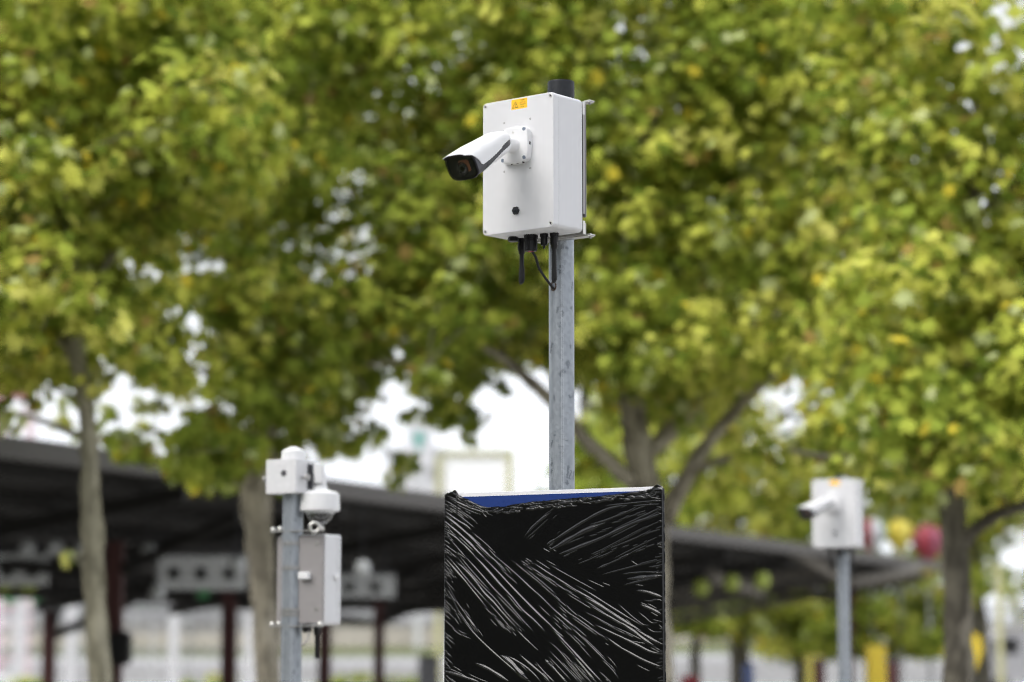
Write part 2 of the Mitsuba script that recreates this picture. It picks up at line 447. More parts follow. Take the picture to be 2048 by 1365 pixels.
# white boards with dark squares hung under the back of the roof, and lanterns
for (x0, y0, x1, y1, Y, ks, lab) in ((-30, 1108, 96, 1172, 25.5, (0.35, .75), 'grey white board with dark squares under the shelter roof, far left'),
                                     (312, 1112, 492, 1180, 27, (.2, .5, .82), 'white board with dark squares under the shelter roof, left of the second pole'),
                                     (660, 1150, 790, 1196, 30.5, (.3, .7), 'grey white board under the shelter roof, right of the second pole')):
    g = thing('hanging_board', lab, 'board', 'boards hung under the shelter roof')
    a0, a1 = at(x0, y1, Y), at(x1, y0, Y)
    part('panel', bx(a0[0], a1[0], Y, Y + .04, a0[2], a1[2], .005), 'm_board', g, smooth=False)
    part('rod', bx(a0[0], a1[0], Y - .002, Y + .045, a1[2] + .002, a1[2] + .05), 'm_darkgrey', g, smooth=False)
    part('hanger', bx(a0[0] + .1, a0[0] + .13, Y, Y + .03, a1[2] + .052, a1[2] + .6), 'm_darkgrey', g, smooth=False)
    part('hanger', bx(a1[0] - .13, a1[0] - .1, Y, Y + .03, a1[2] + .052, a1[2] + .6), 'm_darkgrey', g, smooth=False)
    for kf in ks:
        cx = a0[0] + (a1[0] - a0[0]) * kf
        cz = (a0[2] + a1[2]) / 2
        part('dark_square', bx(cx - .055, cx + .055, Y - .02, Y - .002, cz - .07, cz + .05), 'm_black', g, smooth=False)


def lantern(px, py, Y, r, material, lab, group, cat_='lantern'):
    g = thing('hanging_lantern', lab, cat_, group)
    c = at(px, py, Y)
    part('globe', moved(lathe([(r * .35, -r), (r * .8, -.7 * r), (r, 0), (r * .8, .7 * r), (r * .3, r), (.01, r * 1.02)], 12), *c), material, g, smooth=60)
    part('cord', tube([c + [0, 0, r], c + [0, 0, r + .55]], .008, 4), 'm_black', g)


for px, py, lab in ((110, 1096, 'first small white lamp under the shelter roof from the left'), (55, 1097, 'white lamp under the shelter roof near the left edge'),
                    (297, 1103, 'white lamp under the shelter roof right of the thick red post'), (167, 1097, 'white lamp under the shelter roof just behind the thin trunk'),
                    (315, 1186, 'lowest white lamp under the shelter roof beside the board'), (475, 1130, 'dim white lamp at the right end of the board'), (725, 1138, 'white lamp under the shelter roof right of the second pole')):
    lantern(px, py, 25, .082, 'm_panel_white', lab, 'white lamps under the shelter roof', 'lamp')
for px, py, Y, lab in ((10, 1165, 26, 'yellow green lantern at the far left under the shelter'), (55, 1165, 26, 'yellow green lantern second from the left under the shelter'),
                       (1402, 1176, 39, 'yellow green lantern under the right end of the shelter, leftmost of three'), (1463, 1166, 39, 'yellow green lantern under the right end of the shelter, middle of three'),
                       (1524, 1162, 39, 'yellow green lantern under the right end of the shelter, rightmost of three')):
    lantern(px, py, Y, .105 if Y < 30 else .13, 'm_lantern', lab, 'yellow green lanterns under the shelter')
lantern(405, 1186, 28, .075, 'm_green', 'bright green lantern hanging under the white board at left', None)

# tall white posts on the far pavement
for px, lab in ((35, 'white square post far left beyond the shelter'), (140, 'white square post between the two left red posts'), (346, 'white square post right of the thick red post'),
                (500, 'white square post beside the trunk behind the second pole')):
    g = thing('white_post', lab, 'post', 'white posts beyond the shelter')
    a = at(px, 1365, 62)
    part('shaft', bx(a[0] - .12, a[0] + .12, 62, 62.24, 0, at(px, 1205, 62)[2], .01), 'm_signwhite', g, smooth=False)
    part('cap', bx(a[0] - .15, a[0] + .15, 61.97, 62.27, at(px, 1205, 62)[2] + .002, at(px, 1205, 62)[2] + .06, .01), 'm_panel_white', g, smooth=False)

hr = thing('handrail', 'pale three-rail fence between the white posts at lower left', 'fence')
xa, xb = at(-60, 1300, 62.4)[0], at(520, 1300, 62.4)[0]
for yy in (1228, 1262, 1302):
    z = at(0, yy, 62.4)[2]
    part('rail', bx(xa, xb, 62.4, 62.45, z - .05, z + .05, .01), 'm_wall_grey', hr, smooth=False)
for x in np.arange(xa, xb, .9):
    part('baluster', bx(x, x + .05, 62.452, 62.5, 0, at(0, 1222, 62.4)[2]), 'm_panel_white', hr, smooth=False)

# balloons of a ride above the right end of the shelter
for px, py, dpx, cols, lab in ((1742, 1068, 62, ('m_red', 'm_signwhite', 'm_teal'), 'red, white and teal striped balloon above the shelter beside the right camera box'),
                               (1798, 1068, 56, ('m_yellow2', 'm_yellow', 'm_yellow2'), 'yellow balloon above the right end of the shelter'),
                               (1856, 1084, 66, ('m_pink', 'm_red', 'm_pink'), 'pink and red striped balloon next to the dark trunk at right')):
    Yb = 53
    r = dpx / 2 / F * Yb
    g = thing('balloon', lab, 'balloon', 'balloons of the ride above the shelter')
    c = at(px, py, Yb)
    prof = [(.18 * r, -1.25 * r), (.55 * r, -.85 * r), (.9 * r, -.35 * r), (r, .1 * r), (.9 * r, .5 * r), (.6 * r, .85 * r), (.2 * r, 1.0 * r), (.02, 1.02 * r)]
    for gk in range(12):                           # gores
        a0, a1 = gk * math.pi / 6, (gk + 1) * math.pi / 6
        v, f = [], []
        for rr_, z in prof:
            for a in (a0, (a0 + a1) / 2, a1):
                k = 1.04 if a == (a0 + a1) / 2 else 1.0
                v.append([c[0] + k * rr_ * math.cos(a + .4), c[1] + k * rr_ * math.sin(a + .4), c[2] + z])
        for i in range(len(prof) - 1):
            for j in range(2):
                q = i * 3 + j
                f += [[q, q + 1, q + 4], [q, q + 4, q + 3]]
        part('gore', mesh(v, f), cols[gk * 3 // 6 % 3] if px < 1760 else cols[gk % 3], g, smooth=True)
    part('mast', bx(c[0] - .03, c[0] + .03, c[1] - .03, c[1] + .03, 0, c[2] - 1.26 * r), 'm_wall_grey', g, smooth=False)
    part('basket', bx(c[0] - .35 * r, c[0] + .35 * r, c[1] - .35 * r, c[1] + .35 * r, c[2] - 2.0 * r, c[2] - 1.55 * r, .03), 'm_yellow', g, smooth=False)

# bright things at the lower right
g = thing('flag', 'yellow feather flag right of the dark trunk at lower right', 'flag')
a = at(1943, 1365, 40)
fp = [at(1942, 1262, 40), at(1962, 1275, 40), at(1966, 1300, 40), at(1956, 1330, 40), at(1943, 1352, 40)]
ring = np.array(fp)
part('cloth', loft([ring + [0, -.012, 0], ring + [0, .012, 0]]), 'm_yellow', g, smooth=False)
part('pole', tube([[a[0], 40, 0], [a[0], 40, at(1942, 1260, 40)[2]]], .02, 8), 'm_darkgrey', g)
for x0, x1, yt, mt, lab, nm in ((1735, 1772, 1292, 'm_yellow', 'yellow upright board near the small tree at lower right', 'yellow_board'),
                                (1612, 1648, 1310, 'm_yellow2', 'pale yellow upright board left of the right camera pole', 'yellow_board'),
                                (1487, 1508, 1328, 'm_bluegrey', 'blue upright board low between the two small trees', 'blue_board'),
                                (1362, 1398, 1352, 'm_red', 'dull red box top low beside the wrapped sign', 'red_box')):
    g = thing(nm, lab, 'board' if nm != 'red_box' else 'box')
    a0, a1 = at(x0, 1365, 42), at(x1, yt, 42)
    part('panel', bx(a0[0], a1[0], 42, 42.3, .25, a1[2], .02), mt, g, smooth=False)
    part('foot', bx(a0[0] + .03, a1[0] - .03, 42.05, 42.25, 0, .248), 'm_darkgrey', g, smooth=False)
for px, lab in ((1640, 'short dark red post left of the right camera pole'), (1788, 'short dark red post below the small tree at right')):
    g = thing('red_post', lab, 'post', 'short dark red posts at lower right')
    a = at(px, 1365, 38)
    part('shaft', bx(a[0] - .08, a[0] + .08, 38, 38.16, 0, at(px, 1322, 38)[2], .01), 'm_post_red', g, smooth=False)
    part('cap', bx(a[0] - .1, a[0] + .1, 37.98, 38.18, at(px, 1322, 38)[2] + .002, at(px, 1322, 38)[2] + .04, .01), 'm_darkgrey', g, smooth=False)
g = thing('lamp_post', 'slim grey green post at the right edge behind the trees', 'post')
a = at(2003, 1365, 34)
part('shaft', tube([[a[0], 34, 0], [a[0], 34, at(2003, 1130, 34)[2]]], .045, 12), 'm_olive', g)
part('collar', tube([[a[0], 34, .9], [a[0], 34, 1.05]], .065, 12), 'm_darkgrey', g)
g = thing('van', 'pale van parked far behind the dark trunk at right', 'van')
a = at(1952, 1290, 95)
hull = [(0, .45), (0, 1.3), (.5, 2.0), (1.0, 2.35), (4.4, 2.35), (4.55, 2.2), (4.6, .45)]
part('body', loft([np.array([[a[0] + x, 95, z] for x, z in hull]), np.array([[a[0] + x, 96.9, z] for x, z in hull])]), 'm_wall_grey', g, smooth=False)
part('window', bx(a[0] + .7, a[0] + 1.6, 94.97, 95.0, 1.45, 2.05), 'm_black', g, smooth=False)
for x in (.9, 3.7):
    part('wheel', moved(lathe([(.05, -.1), (.33, -.1), (.33, .1), (.05, .1)], 16, 'y'), a[0] + x, 95.1, .33), 'm_black', g)
g = thing('parked_car', 'pale blue grey car at the lower left corner beyond the shelter', 'car')
a = at(-40, 1365, 55)
hull = [(0, .35), (0, .8), (.15, .95), (1.0, 1.05), (1.7, 1.5), (3.0, 1.52), (3.7, 1.1), (4.2, 1.0), (4.25, .35)]
hull = [(-x, z) for x, z in hull]
part('body', loft([np.array([[a[0] + .95 + x, 55, z] for x, z in hull]), np.array([[a[0] + .95 + x, 56.7, z] for x, z in hull])]), 'm_panel_white', g, smooth=False)
part('window', bx(a[0] + .95 - 2.9, a[0] + .95 - 1.75, 54.97, 55.0, 1.08, 1.42), 'm_black', g, smooth=False)
for x in (-.8, -3.4):
    part('wheel', moved(lathe([(.05, -.1), (.32, -.1), (.32, .1), (.05, .1)], 16, 'y'), a[0] + .95 + x, 55.1, .32), 'm_black', g)
g = thing('waste_bin', 'dark grey upright bin beside the left edge of the wrapped sign', 'bin')
a = at(856, 1365, 50)
part('body', bx(a[0] - .2, a[0] + .2, 50, 50.4, 0.05, at(856, 1316, 50)[2], .03), 'm_darkgrey', g, smooth=False)
part('lid', bx(a[0] - .23, a[0] + .23, 49.97, 50.43, at(856, 1316, 50)[2] + .002, at(856, 1311, 50)[2], .02), 'm_black', g, smooth=False)

# ------------------------------------------------------------------ trees
LEAF = np.array([(0, 0)] + [(r * math.sin(math.radians(a)), r * math.cos(math.radians(a))) for a, r in
                            [(0, 1.0), (21, .52), (48, .88), (72, .45), (108, .62), (180, .24), (252, .62), (288, .45), (312, .88), (339, .52)]])
LEAF_F = np.array([[0, 1 + (k + 1) % 10, 1 + k] for k in range(10)])
LEAF_Z = -0.22 * (LEAF ** 2).sum(1) + 0.10 * np.abs(LEAF[:, 0])
GREENS = np.array([(.270, .34, .052), (.435, .49, .080), (.60, .615, .112), (.69, .67, .18), (.135, .19, .028)])
ODD = np.array([(.64, .52, .06), (.36, .25, .08), (.60, .64, .30), (.62, .66, .34), (.55, .62, .24), (.58, .64, .30)])  # yellow and brown leaves, plus pale greens painted as sky sheen


def leaves(centres, rad, per, size, rng, crown_c, warm=0.35, flat=0.62):
    """leaf mesh with vertex colours: `per` leaves about each clump centre"""
    cnt = np.maximum(6, per * np.minimum(1.3, (rad / np.median(rad)) ** 1.5)).astype(int)
    n = int(cnt.sum())
    cl = np.repeat(np.arange(len(centres)), cnt)
    off = rng.normal(size=(n, 3))
    off /= np.linalg.norm(off, axis=1, keepdims=True)
    off *= (rng.random((n, 1)) ** 0.45)
    R = np.repeat(rad, cnt)[:, None]
    off = off * R * np.array([1, 1, flat])
    # drooping sprays: outer leaves hang lower
    off[:, 2] -= 0.35 * (off[:, 0] ** 2 + off[:, 1] ** 2) / R[:, 0]
    pos = centres[cl] + off
    out = pos - crown_c
    out /= np.linalg.norm(out, axis=1, keepdims=True) + 1e-9
    nrm = np.array([0, 0, .50]) + out * .28 + off / R * .55 + rng.normal(size=(n, 3)) * .42
    nrm /= np.linalg.norm(nrm, axis=1, keepdims=True)
    tip = off / R * np.array([1, 1, .3]) + rng.normal(size=(n, 3)) * .6 + np.array([0, 0, -.5])
    tip -= nrm * (tip * nrm).sum(1, keepdims=True)
    tip /= np.linalg.norm(tip, axis=1, keepdims=True)
    side = np.cross(tip, nrm)
    s = size * (.7 + .55 * rng.random(n))[:, None, None]
    L = np.column_stack([LEAF, LEAF_Z])
    v = pos[:, None] + s * (L[None, :, :1] * side[:, None] + (L[None, :, 1:2] - .1) * tip[:, None] + L[None, :, 2:] * nrm[:, None] * (.6 + rng.random((n, 1, 1))))
    f = (LEAF_F[None] + (np.arange(n) * len(LEAF))[:, None, None]).reshape(-1, 3)
    tone = np.clip(rng.normal(warm, .30, len(centres))[cl] + rng.normal(0, .16, n), 0, .999) * 3.0
    i = tone.astype(int)
    c = GREENS[i] * (1 - (tone - i))[:, None] + GREENS[np.minimum(i + 1, 3)] * (tone - i)[:, None]
    dk = rng.random(n) < .20
    c[dk] = GREENS[4]
    od = rng.random(n) < .12
    c[od] = ODD[rng.integers(0, 6, od.sum())]
    c *= (.92 + .3 * rng.random((n, 1)))
    return mesh(v.reshape(-1, 3), f), np.repeat(c, len(LEAF), axis=0)


GAPS = [(275, 500, 34), (385, 482, 42), (385, 660, 62), (370, 772, 42), (240, 800, 62), (95, 835, 85), (345, 855, 62), (425, 785, 40), (300, 560, 22), (790, 745, 62),
        (770, 850, 72), (620, 905, 34), (690, 468, 22), (1015, 800, 85), (925, 930, 110), (1040, 900, 90), (1545, 815, 52), (1995, 15, 62), (1400, 605, 16), (285, 215, 10), (715, 330, 12),
        (180, 690, 36), (30, 770, 45), (520, 850, 22), (455, 580, 20), (640, 790, 24), (1680, 520, 10), (1160, 770, 20), (1095, 830, 40), (330, 460, 14), (2030, 1100, 28)]


def crown_points(poly, Y, dY, n, rng, rad, gaps=True):
    pg = sg.Polygon(poly)
    x0, y0, x1, y1 = pg.bounds
    out = []
    tries = 0
    while len(out) < n and tries < n * 60:
        tries += 1
        x, y = rng.uniform(x0, x1), rng.uniform(y0, y1)
        if not pg.contains(sg.Point(x, y)):
            continue
        rp = rad * F / Y
        if gaps and any((x - a) ** 2 + (y - b) ** 2 < (r + .45 * rp) ** 2 for a, b, r in GAPS):
            continue
        out.append(at(x, y, Y)[:1].tolist() + [Y + rng.uniform(-dY, dY)] + at(x, y, Y)[2:].tolist())
    return np.array(out)


def tree(name, label, trunk, limbs, polys, Y, dY, n, rad, per, size, material, seed, warm=.35, extra=(), group=None, gaps=True, sides=12):
    """trunk / limbs: lists of (px, py, width px[, dY]); polys: crown outlines in the plane of the tree"""
    rng = np.random.default_rng(seed)
    t = thing(name, label, 'tree', group)
    nodes, nrad = [], []

    def line(pts, key, parent):
        q = np.array([np.r_[at(p[0], p[1], Y + (p[3] if len(p) > 3 else 0)), p[2] / 2 / F * Y] for p in pts])
        s = spline(q, max(10, 6 * len(q)))
        jit = np.cumsum(rng.normal(0, .25, (len(s), 3)), 0) * s[:, 3:4] * .16
        jit -= np.linspace(0, 1, len(s))[:, None] * jit[-1]
        c = s[:, :3] + jit * [1, 1, .2]
        r = s[:, 3] * (1 + .10 * np.sin(np.arange(len(s)) * 1.7 + rng.random() * 6) * rng.random(len(s)))
        nodes.append(c)
        nrad.append(r)
        m = tube(c, r, sides)
        m.vertices += (meshkit.noise(m.vertices * 9) - .5)[:, None] * m.vertex_normals * r.mean() * .35
        return part(key, m, material, parent, smooth=True)
    base = list(trunk)
    if base[0][1] < 1400:
        g = at(base[0][0], base[0][1], Y)
        ybot = YH + EYE * F / Y
        base = [(base[0][0] + 4, ybot + 10, base[0][2] * 1.55), (base[0][0] + 2, ybot - 60 if ybot > 1500 else ybot - 10, base[0][2] * 1.12)] + base
    tr = line(base, 'trunk', t)
    for l in limbs:
        line(l, 'limb', tr)
    pts, rads = [], []
    for pl, fr, *small in polys:                   # an outline, its share of the clumps, and (for hanging fringes) a smaller clump size
        rd = small[0] if small else rad
        pts.append(crown_points(pl, Y, dY, int(n * fr), rng, rd, gaps))
        rads.append(rd * rng.uniform(.65, 1.25, len(pts[-1])))
    if extra:
        ex = np.array([np.r_[at(x, y, Y + rng.uniform(-.5, .5)), r] for x, y, r in extra])
        pts.append(ex[:, :3])
        rads.append(ex[:, 3])
    P, R = np.vstack(pts), np.concatenate(rads)
    N, NR = np.vstack(nodes), np.concatenate(nrad)
    # branches: each clump hangs on a curved bough from the nearest lower skeleton node, or on a bough already there
    order = np.argsort(np.linalg.norm(P[:, None] - N[None, ::4], axis=2).min(1))
    tubes = []
    for i in order:
        d = np.linalg.norm(N - P[i], axis=1) + 1.2 * np.maximum(N[:, 2] - P[i][2] + .15, 0)
        j = int(d.argmin())
        a, b = N[j], P[i]
        mid = (a + b) / 2 + [0, 0, .12 * np.linalg.norm(b - a)] + rng.normal(0, .06, 3) * np.linalg.norm(b - a)
        k = np.linspace(0, 1, 6)[:, None]
        c = (1 - k) ** 2 * a + 2 * k * (1 - k) * mid + k ** 2 * b
        r0 = min(NR[j] * .6, .008 + .014 * np.linalg.norm(b - a) + .006)
        r = np.linspace(r0, .005, 6)
        tubes.append(tube(c, r, 4, False))
        N = np.vstack([N, c[2:]])
        NR = np.concatenate([NR, r[2:]])
    part('boughs', cat(*tubes), material, t, smooth=True, kind='stuff')
    m, c = leaves(P, R, per, size, rng, P.mean(0) - [0, 0, 1.0], warm)
    part('crown', m, 'm_leaf', t, smooth=False, kind='stuff', color=c)
    return t


# A: thin pale trunk at the left
tree('plane_tree', 'plane tree with thin pale trunk at the left in front of the dark shelter', [(203, 1365, 47), (195, 1250, 46), (187, 1100, 44), (181, 1000, 42), (178, 900, 38), (165, 780, 33), (147, 680, 31), (140, 560, 28), (128, 400, 26), (112, 200, 24), (100, 30, 22), (95, -200, 18)],
     [[(150, 640, 20), (220, 520, 14, .4), (330, 400, 9, .8)], [(138, 520, 18), (60, 420, 13, -.3), (-60, 330, 8, -.6)], [(118, 300, 16), (230, 180, 12, .5), (380, 60, 8, .8)], [(185, 1080, 12), (160, 1110, 6, -.1), (140, 1118, 4, -.2)]],
     [([(-300, -110), (420, -110), (470, 60), (520, 330), (420, 440), (345, 590), (215, 635), (60, 620), (-60, 700), (-300, 760)], 1.0), ([(-40, 640), (240, 620), (330, 700), (290, 800), (140, 860), (-40, 830)], .42, .14)],
     15, 1.4, 380, .34, 40, .080, 'm_bark_pale', 1, .50, extra=[(140, 1118, .05), (290, 600, .22), (200, 620, .22), (50, 700, .16), (110, 690, .14), (20, 640, .2), (250, 580, .26), (150, 590, .28), (330, 560, .2), (345, 600, .16), (300, 640, .15), (180, 760, .13), (60, 760, .12), (330, 700, .12), (300, 765, .11)])
# B: grey trunk behind the second pole
tree('plane_tree', 'plane tree with grey mottled trunk directly behind the second camera pole', [(541, 1365, 52), (534, 1200, 50), (528, 1060, 54), (526, 1005, 66), (532, 940, 50), (544, 850, 46), (540, 700, 44), (515, 450, 42), (480, 220, 40), (455, 60, 38), (448, -200, 30)],
     [[(540, 760, 26), (640, 640, 20, .4), (760, 560, 14, .6), (900, 480, 9, .8)], [(530, 600, 24), (430, 500, 16, -.5), (330, 430, 10, -.8)], [(500, 350, 24), (640, 220, 16, .3), (800, 100, 10, .2)], [(545, 820, 18), (680, 740, 12, -.4), (850, 720, 7, -.6)], [(545, 840, 18), (400, 740, 12, -.4), (280, 700, 7, -.6)]],
     [([(300, -110), (1180, -110), (1180, 300), (1120, 560), (1000, 700), (880, 700), (740, 720), (560, 860), (470, 860), (420, 720), (300, 650), (110, 580), (130, 300)], .72), ([(180, 640), (480, 600), (800, 640), (980, 680), (900, 740), (700, 880), (440, 940), (280, 920), (170, 800)], .14), ([(260, 420), (500, 420), (640, 620), (1020, 640), (1010, 860), (900, 790), (760, 900), (620, 930), (430, 950), (330, 935), (180, 860), (230, 640)], .74, .15)],
     18.5, 1.8, 560, .36, 42, .083, 'm_bark', 2, .25,
     extra=[(800, 935, .13), (795, 960, .09), (815, 915, .1), (950, 835, .14), (905, 800, .15), (880, 760, .18), (960, 850, .08), (720, 880, .16), (735, 860, .14), (690, 800, .16), (650, 890, .1), (375, 935, .14), (395, 915, .13), (340, 920, .1), (290, 900, .12),
            (230, 880, .1), (480, 900, .2), (560, 880, .2), (440, 860, .2), (130, 730, .16), (60, 700, .2), (140, 800, .12), (20, 830, .1), (290, 740, .14), (320, 810, .1), (480, 780, .22), (580, 800, .22), (660, 700, .25), (1000, 770, .1), (1120, 700, .16), (880, 690, .3), (950, 680, .3), (1020, 670, .3), (830, 640, .35), (900, 730, .2), (1060, 690, .25), (420, 560, .2), (440, 620, .18), (480, 560, .22), (440, 700, .15), (450, 760, .12), (850, 720, .15), (900, 840, .11), (930, 870, .09), (870, 800, .12), (820, 830, .09), (700, 830, .14), (740, 790, .1), (590, 760, .2), (330, 650, .13), (410, 500, .16), (320, 470, .2), (250, 720, .13), (290, 860, .13), (380, 860, .12), (400, 822, .12), (350, 930, .13), (210, 822, .1), (170, 872, .09), (240, 885, .11), (282, 806, .08), (345, 880, .1), (60, 690, .12), (120, 840, .09)])
# C: forking tree in the middle
tree('plane_tree', 'plane tree with forking limbs right of the central pole, trunk hidden by the wrapped sign', [(1316, 1365, 66), (1314, 1180, 66), (1306, 1060, 68), (1295, 980, 66), (1283, 900, 60), (1268, 820, 52), (1262, 720, 46), (1266, 600, 40), (1280, 420, 34), (1300, 200, 28), (1310, -150, 20)],
     [[(1290, 985, 38), (1225, 930, 34, -.1), (1170, 880, 30, -.2), (1120, 820, 27, -.3), (1062, 765, 24, -.4), (1005, 715, 18, -.5), (930, 680, 12, -.6)],
      [(1285, 915, 42), (1330, 872, 36, .1), (1385, 810, 32, .1), (1435, 750, 28, .2), (1520, 650, 24, .3), (1620, 540, 18, .5), (1720, 430, 12, .6)],
      [(1330, 1040, 40), (1375, 950, 34, -.2), (1425, 870, 28, -.3), (1490, 800, 24, -.4), (1560, 730, 18, -.5), (1640, 640, 12, -.5)],
      [(1275, 620, 24), (1180, 480, 18, .3), (1100, 330, 12, .5)], [(1290, 320, 22), (1420, 200, 16, -.3), (1560, 100, 10, -.5)]],
     [([(960, -110), (1820, -110), (1780, 300), (1700, 560), (1610, 700), (1480, 640), (1400, 640), (1200, 610), (1040, 690), (960, 640)], .86), ([(1180, 600), (1330, 640), (1500, 700), (1640, 760), (1620, 900), (1500, 940), (1430, 800), (1330, 760), (1180, 760)], .14)],
     18.5, 1.8, 540, .36, 42, .083, 'm_bark', 3, .36, extra=[(1190, 690, .2), (1170, 640, .25), (1330, 720, .2), (1245, 715, .2), (1300, 765, .13), (1210, 800, .18), (1385, 835, .12), (1470, 860, .16), (1190, 930, .2), (1235, 850, .14), (1420, 740, .2), (1560, 700, .2)])
# D: dark trunk at the right
tree('plane_tree', 'plane tree with thick dark trunk at the right edge of the view', [(1912, 1365, 62), (1908, 1200, 58), (1905, 1080, 54), (1904, 1000, 50), (1900, 900, 46), (1915, 780, 40), (1935, 600, 34), (1950, 400, 28), (1960, 100, 22), (1960, -200, 16)],
     [[(1915, 1100, 30), (1955, 1055, 27, -.1), (2000, 1028, 25, -.2), (2080, 1000, 22, -.3), (2200, 930, 14, -.4)], [(1900, 975, 32), (1850, 935, 28, .1), (1795, 875, 26, .2), (1745, 815, 20, .3), (1690, 740, 12, .4)],
      [(1850, 940, 18), (1760, 920, 17, -.1), (1660, 915, 14, -.2), (1580, 900, 8, -.3)], [(1930, 620, 22), (1830, 480, 16, .2), (1730, 350, 10, .4)], [(1945, 450, 20), (2060, 330, 14, -.2), (2200, 200, 9, -.4)]],
     [([(1600, -110), (1960, -110), (2400, -60), (2400, 900), (2200, 990), (2060, 980), (1960, 900), (1840, 860), (1720, 800), (1640, 680), (1680, 420), (1640, 200)], .9), ([(1640, 780), (1850, 830), (1960, 960), (1840, 960), (1700, 880)], .1)],
     16, 1.5, 480, .34, 40, .082, 'm_bark_dark', 4, .45)
# background trees, right half
tree('leafy_tree', 'tall light green tree far behind the forked tree and the shelter', [(1480, 1300, 40), (1470, 1100, 34), (1460, 800, 24), (1450, 500, 14)], [[(1470, 1000, 18), (1350, 850, 12, 1), (1220, 780, 8, 2)], [(1468, 950, 18), (1580, 820, 12, -1), (1680, 760, 8, -2)]],
     [([(1160, 480), (1700, 480), (1720, 820), (1680, 1050), (1400, 1080), (1180, 1000), (1150, 800)], 1.0)], 56, 3.0, 170, 1.0, 60, .22, 'm_bark_dark', 5, .50)
tree('leafy_tree', 'green tree far behind the dark trunk, above the right end of the shelter', [(1960, 1300, 40), (1950, 1150, 34), (1930, 800, 24), (1920, 560, 14)], [[(1945, 1050, 18), (1820, 950, 12, 1), (1740, 880, 8, 2)], [(1945, 1000, 18), (2060, 880, 12, -1), (2150, 800, 8, -2)]],
     [([(1680, 500), (2250, 480), (2300, 900), (2250, 1220), (2120, 1230), (1960, 1200), (1880, 1040), (1700, 960)], 1.0)], 60, 3.0, 190, 1.0, 60, .22, 'm_bark_dark', 6, .42, extra=[(1750, 1010, .8), (1800, 1000, .8), (1715, 1030, .8), (1850, 1040, .8), (1790, 1040, .7), (1700, 1080, .8)])
tree('leafy_tree', 'dense green tree far behind the central pole, above the forked limbs', [(1180, 1300, 34), (1180, 1100, 30), (1170, 800, 20), (1160, 500, 12)], [[(1178, 800, 16), (1080, 640, 10, 1), (1000, 560, 7, 2)], [(1178, 760, 16), (1280, 620, 10, -1), (1400, 520, 7, -2)]],
     [([(560, 100), (1500, 100), (1500, 600), (1180, 640), (860, 640), (640, 560)], .8), ([(1160, 880), (1260, 860), (1270, 1000), (1160, 1010)], .1)], 46, 2.5, 190, .95, 60, .2, 'm_bark_dark', 7, .38)
tree('leafy_tree', 'tall yellow green tree far behind at the upper left', [(548, 1300, 30), (546, 1000, 24), (540, 600, 18), (520, 200, 12)], [[(540, 560, 14), (340, 430, 9, 1), (120, 300, 7, 2)], [(535, 460, 14), (400, 300, 9, -1), (300, 150, 7, -2)]],
     [([(-200, -100), (640, -100), (640, 420), (420, 440), (200, 480), (-200, 560)], 1.0)], 46, 2.5, 150, .9, 60, .2, 'm_bark_dark', 8, .5)
# low young trees under the end of the shelter
for k, (px, tp, poly, lab) in enumerate(((1392, 1262, [(1300, 1215), (1400, 1130), (1520, 1130), (1580, 1200), (1500, 1258), (1330, 1262)], 'small young tree with short dark trunk just right of the wrapped sign'),
                                         (1782, 1262, [(1660, 1170), (1740, 1090), (1880, 1090), (1920, 1230), (1860, 1300), (1700, 1300)], 'small young tree with short dark trunk left of the thick dark trunk'),
                                         (1600, 1275, [(1480, 1210), (1540, 1130), (1680, 1120), (1710, 1225), (1690, 1300), (1530, 1300)], 'small young tree behind the right camera pole'))):
    tree('young_tree', lab, [(px, 1365, 24), (px, 1300, 20), (px + 4, 1240, 15), (px + 6, 1190, 8)], [[(px + 3, 1260, 10), (px + 50, 1215, 7, .3), (px + 85, 1195, 4, .5)], [(px + 3, 1265, 10), (px - 40, 1225, 7, -.3), (px - 60, 1205, 4, -.5)]],
         [(poly, 1.0)], 54, 1.2, 80, .45, 50, .14, 'm_bark_dark', 20 + k, .28, group='small young trees beyond the shelter', gaps=False)
# shrubs at the foot of the far pavement
for k, (x0, x1, yt, lab) in enumerate(((640, 745, 1338, 'low green shrub behind the second pole'), (745, 842, 1345, 'low green shrub left of the grey bin'), (360, 470, 1340, 'low green shrub between the white posts at left'), (30, 95, 1348, 'low green shrub at the lower left edge'))):
    g = thing('shrub', lab, 'shrub', 'low shrubs beyond the shelter')
    rng = np.random.default_rng(40 + k)
    a0, a1 = at(x0, 1365, 52), at(x1, yt, 52)
    P = np.column_stack([rng.uniform(a0[0], a1[0], 40), rng.uniform(51.5, 52.6, 40), rng.uniform(.15, a1[2] - .12, 40)])
    m, c = leaves(P, np.full(40, .2), 40, .07, rng, P.mean(0) - [0, 0, 1], .25)
    part('foliage', m, 'm_leaf', g, smooth=False, kind='stuff', color=c)
    part('stem', cat(*[tube([[q[0], q[1], 0], q], .012, 4) for q in P[::5]]), 'm_bark_dark', g, kind='stuff')
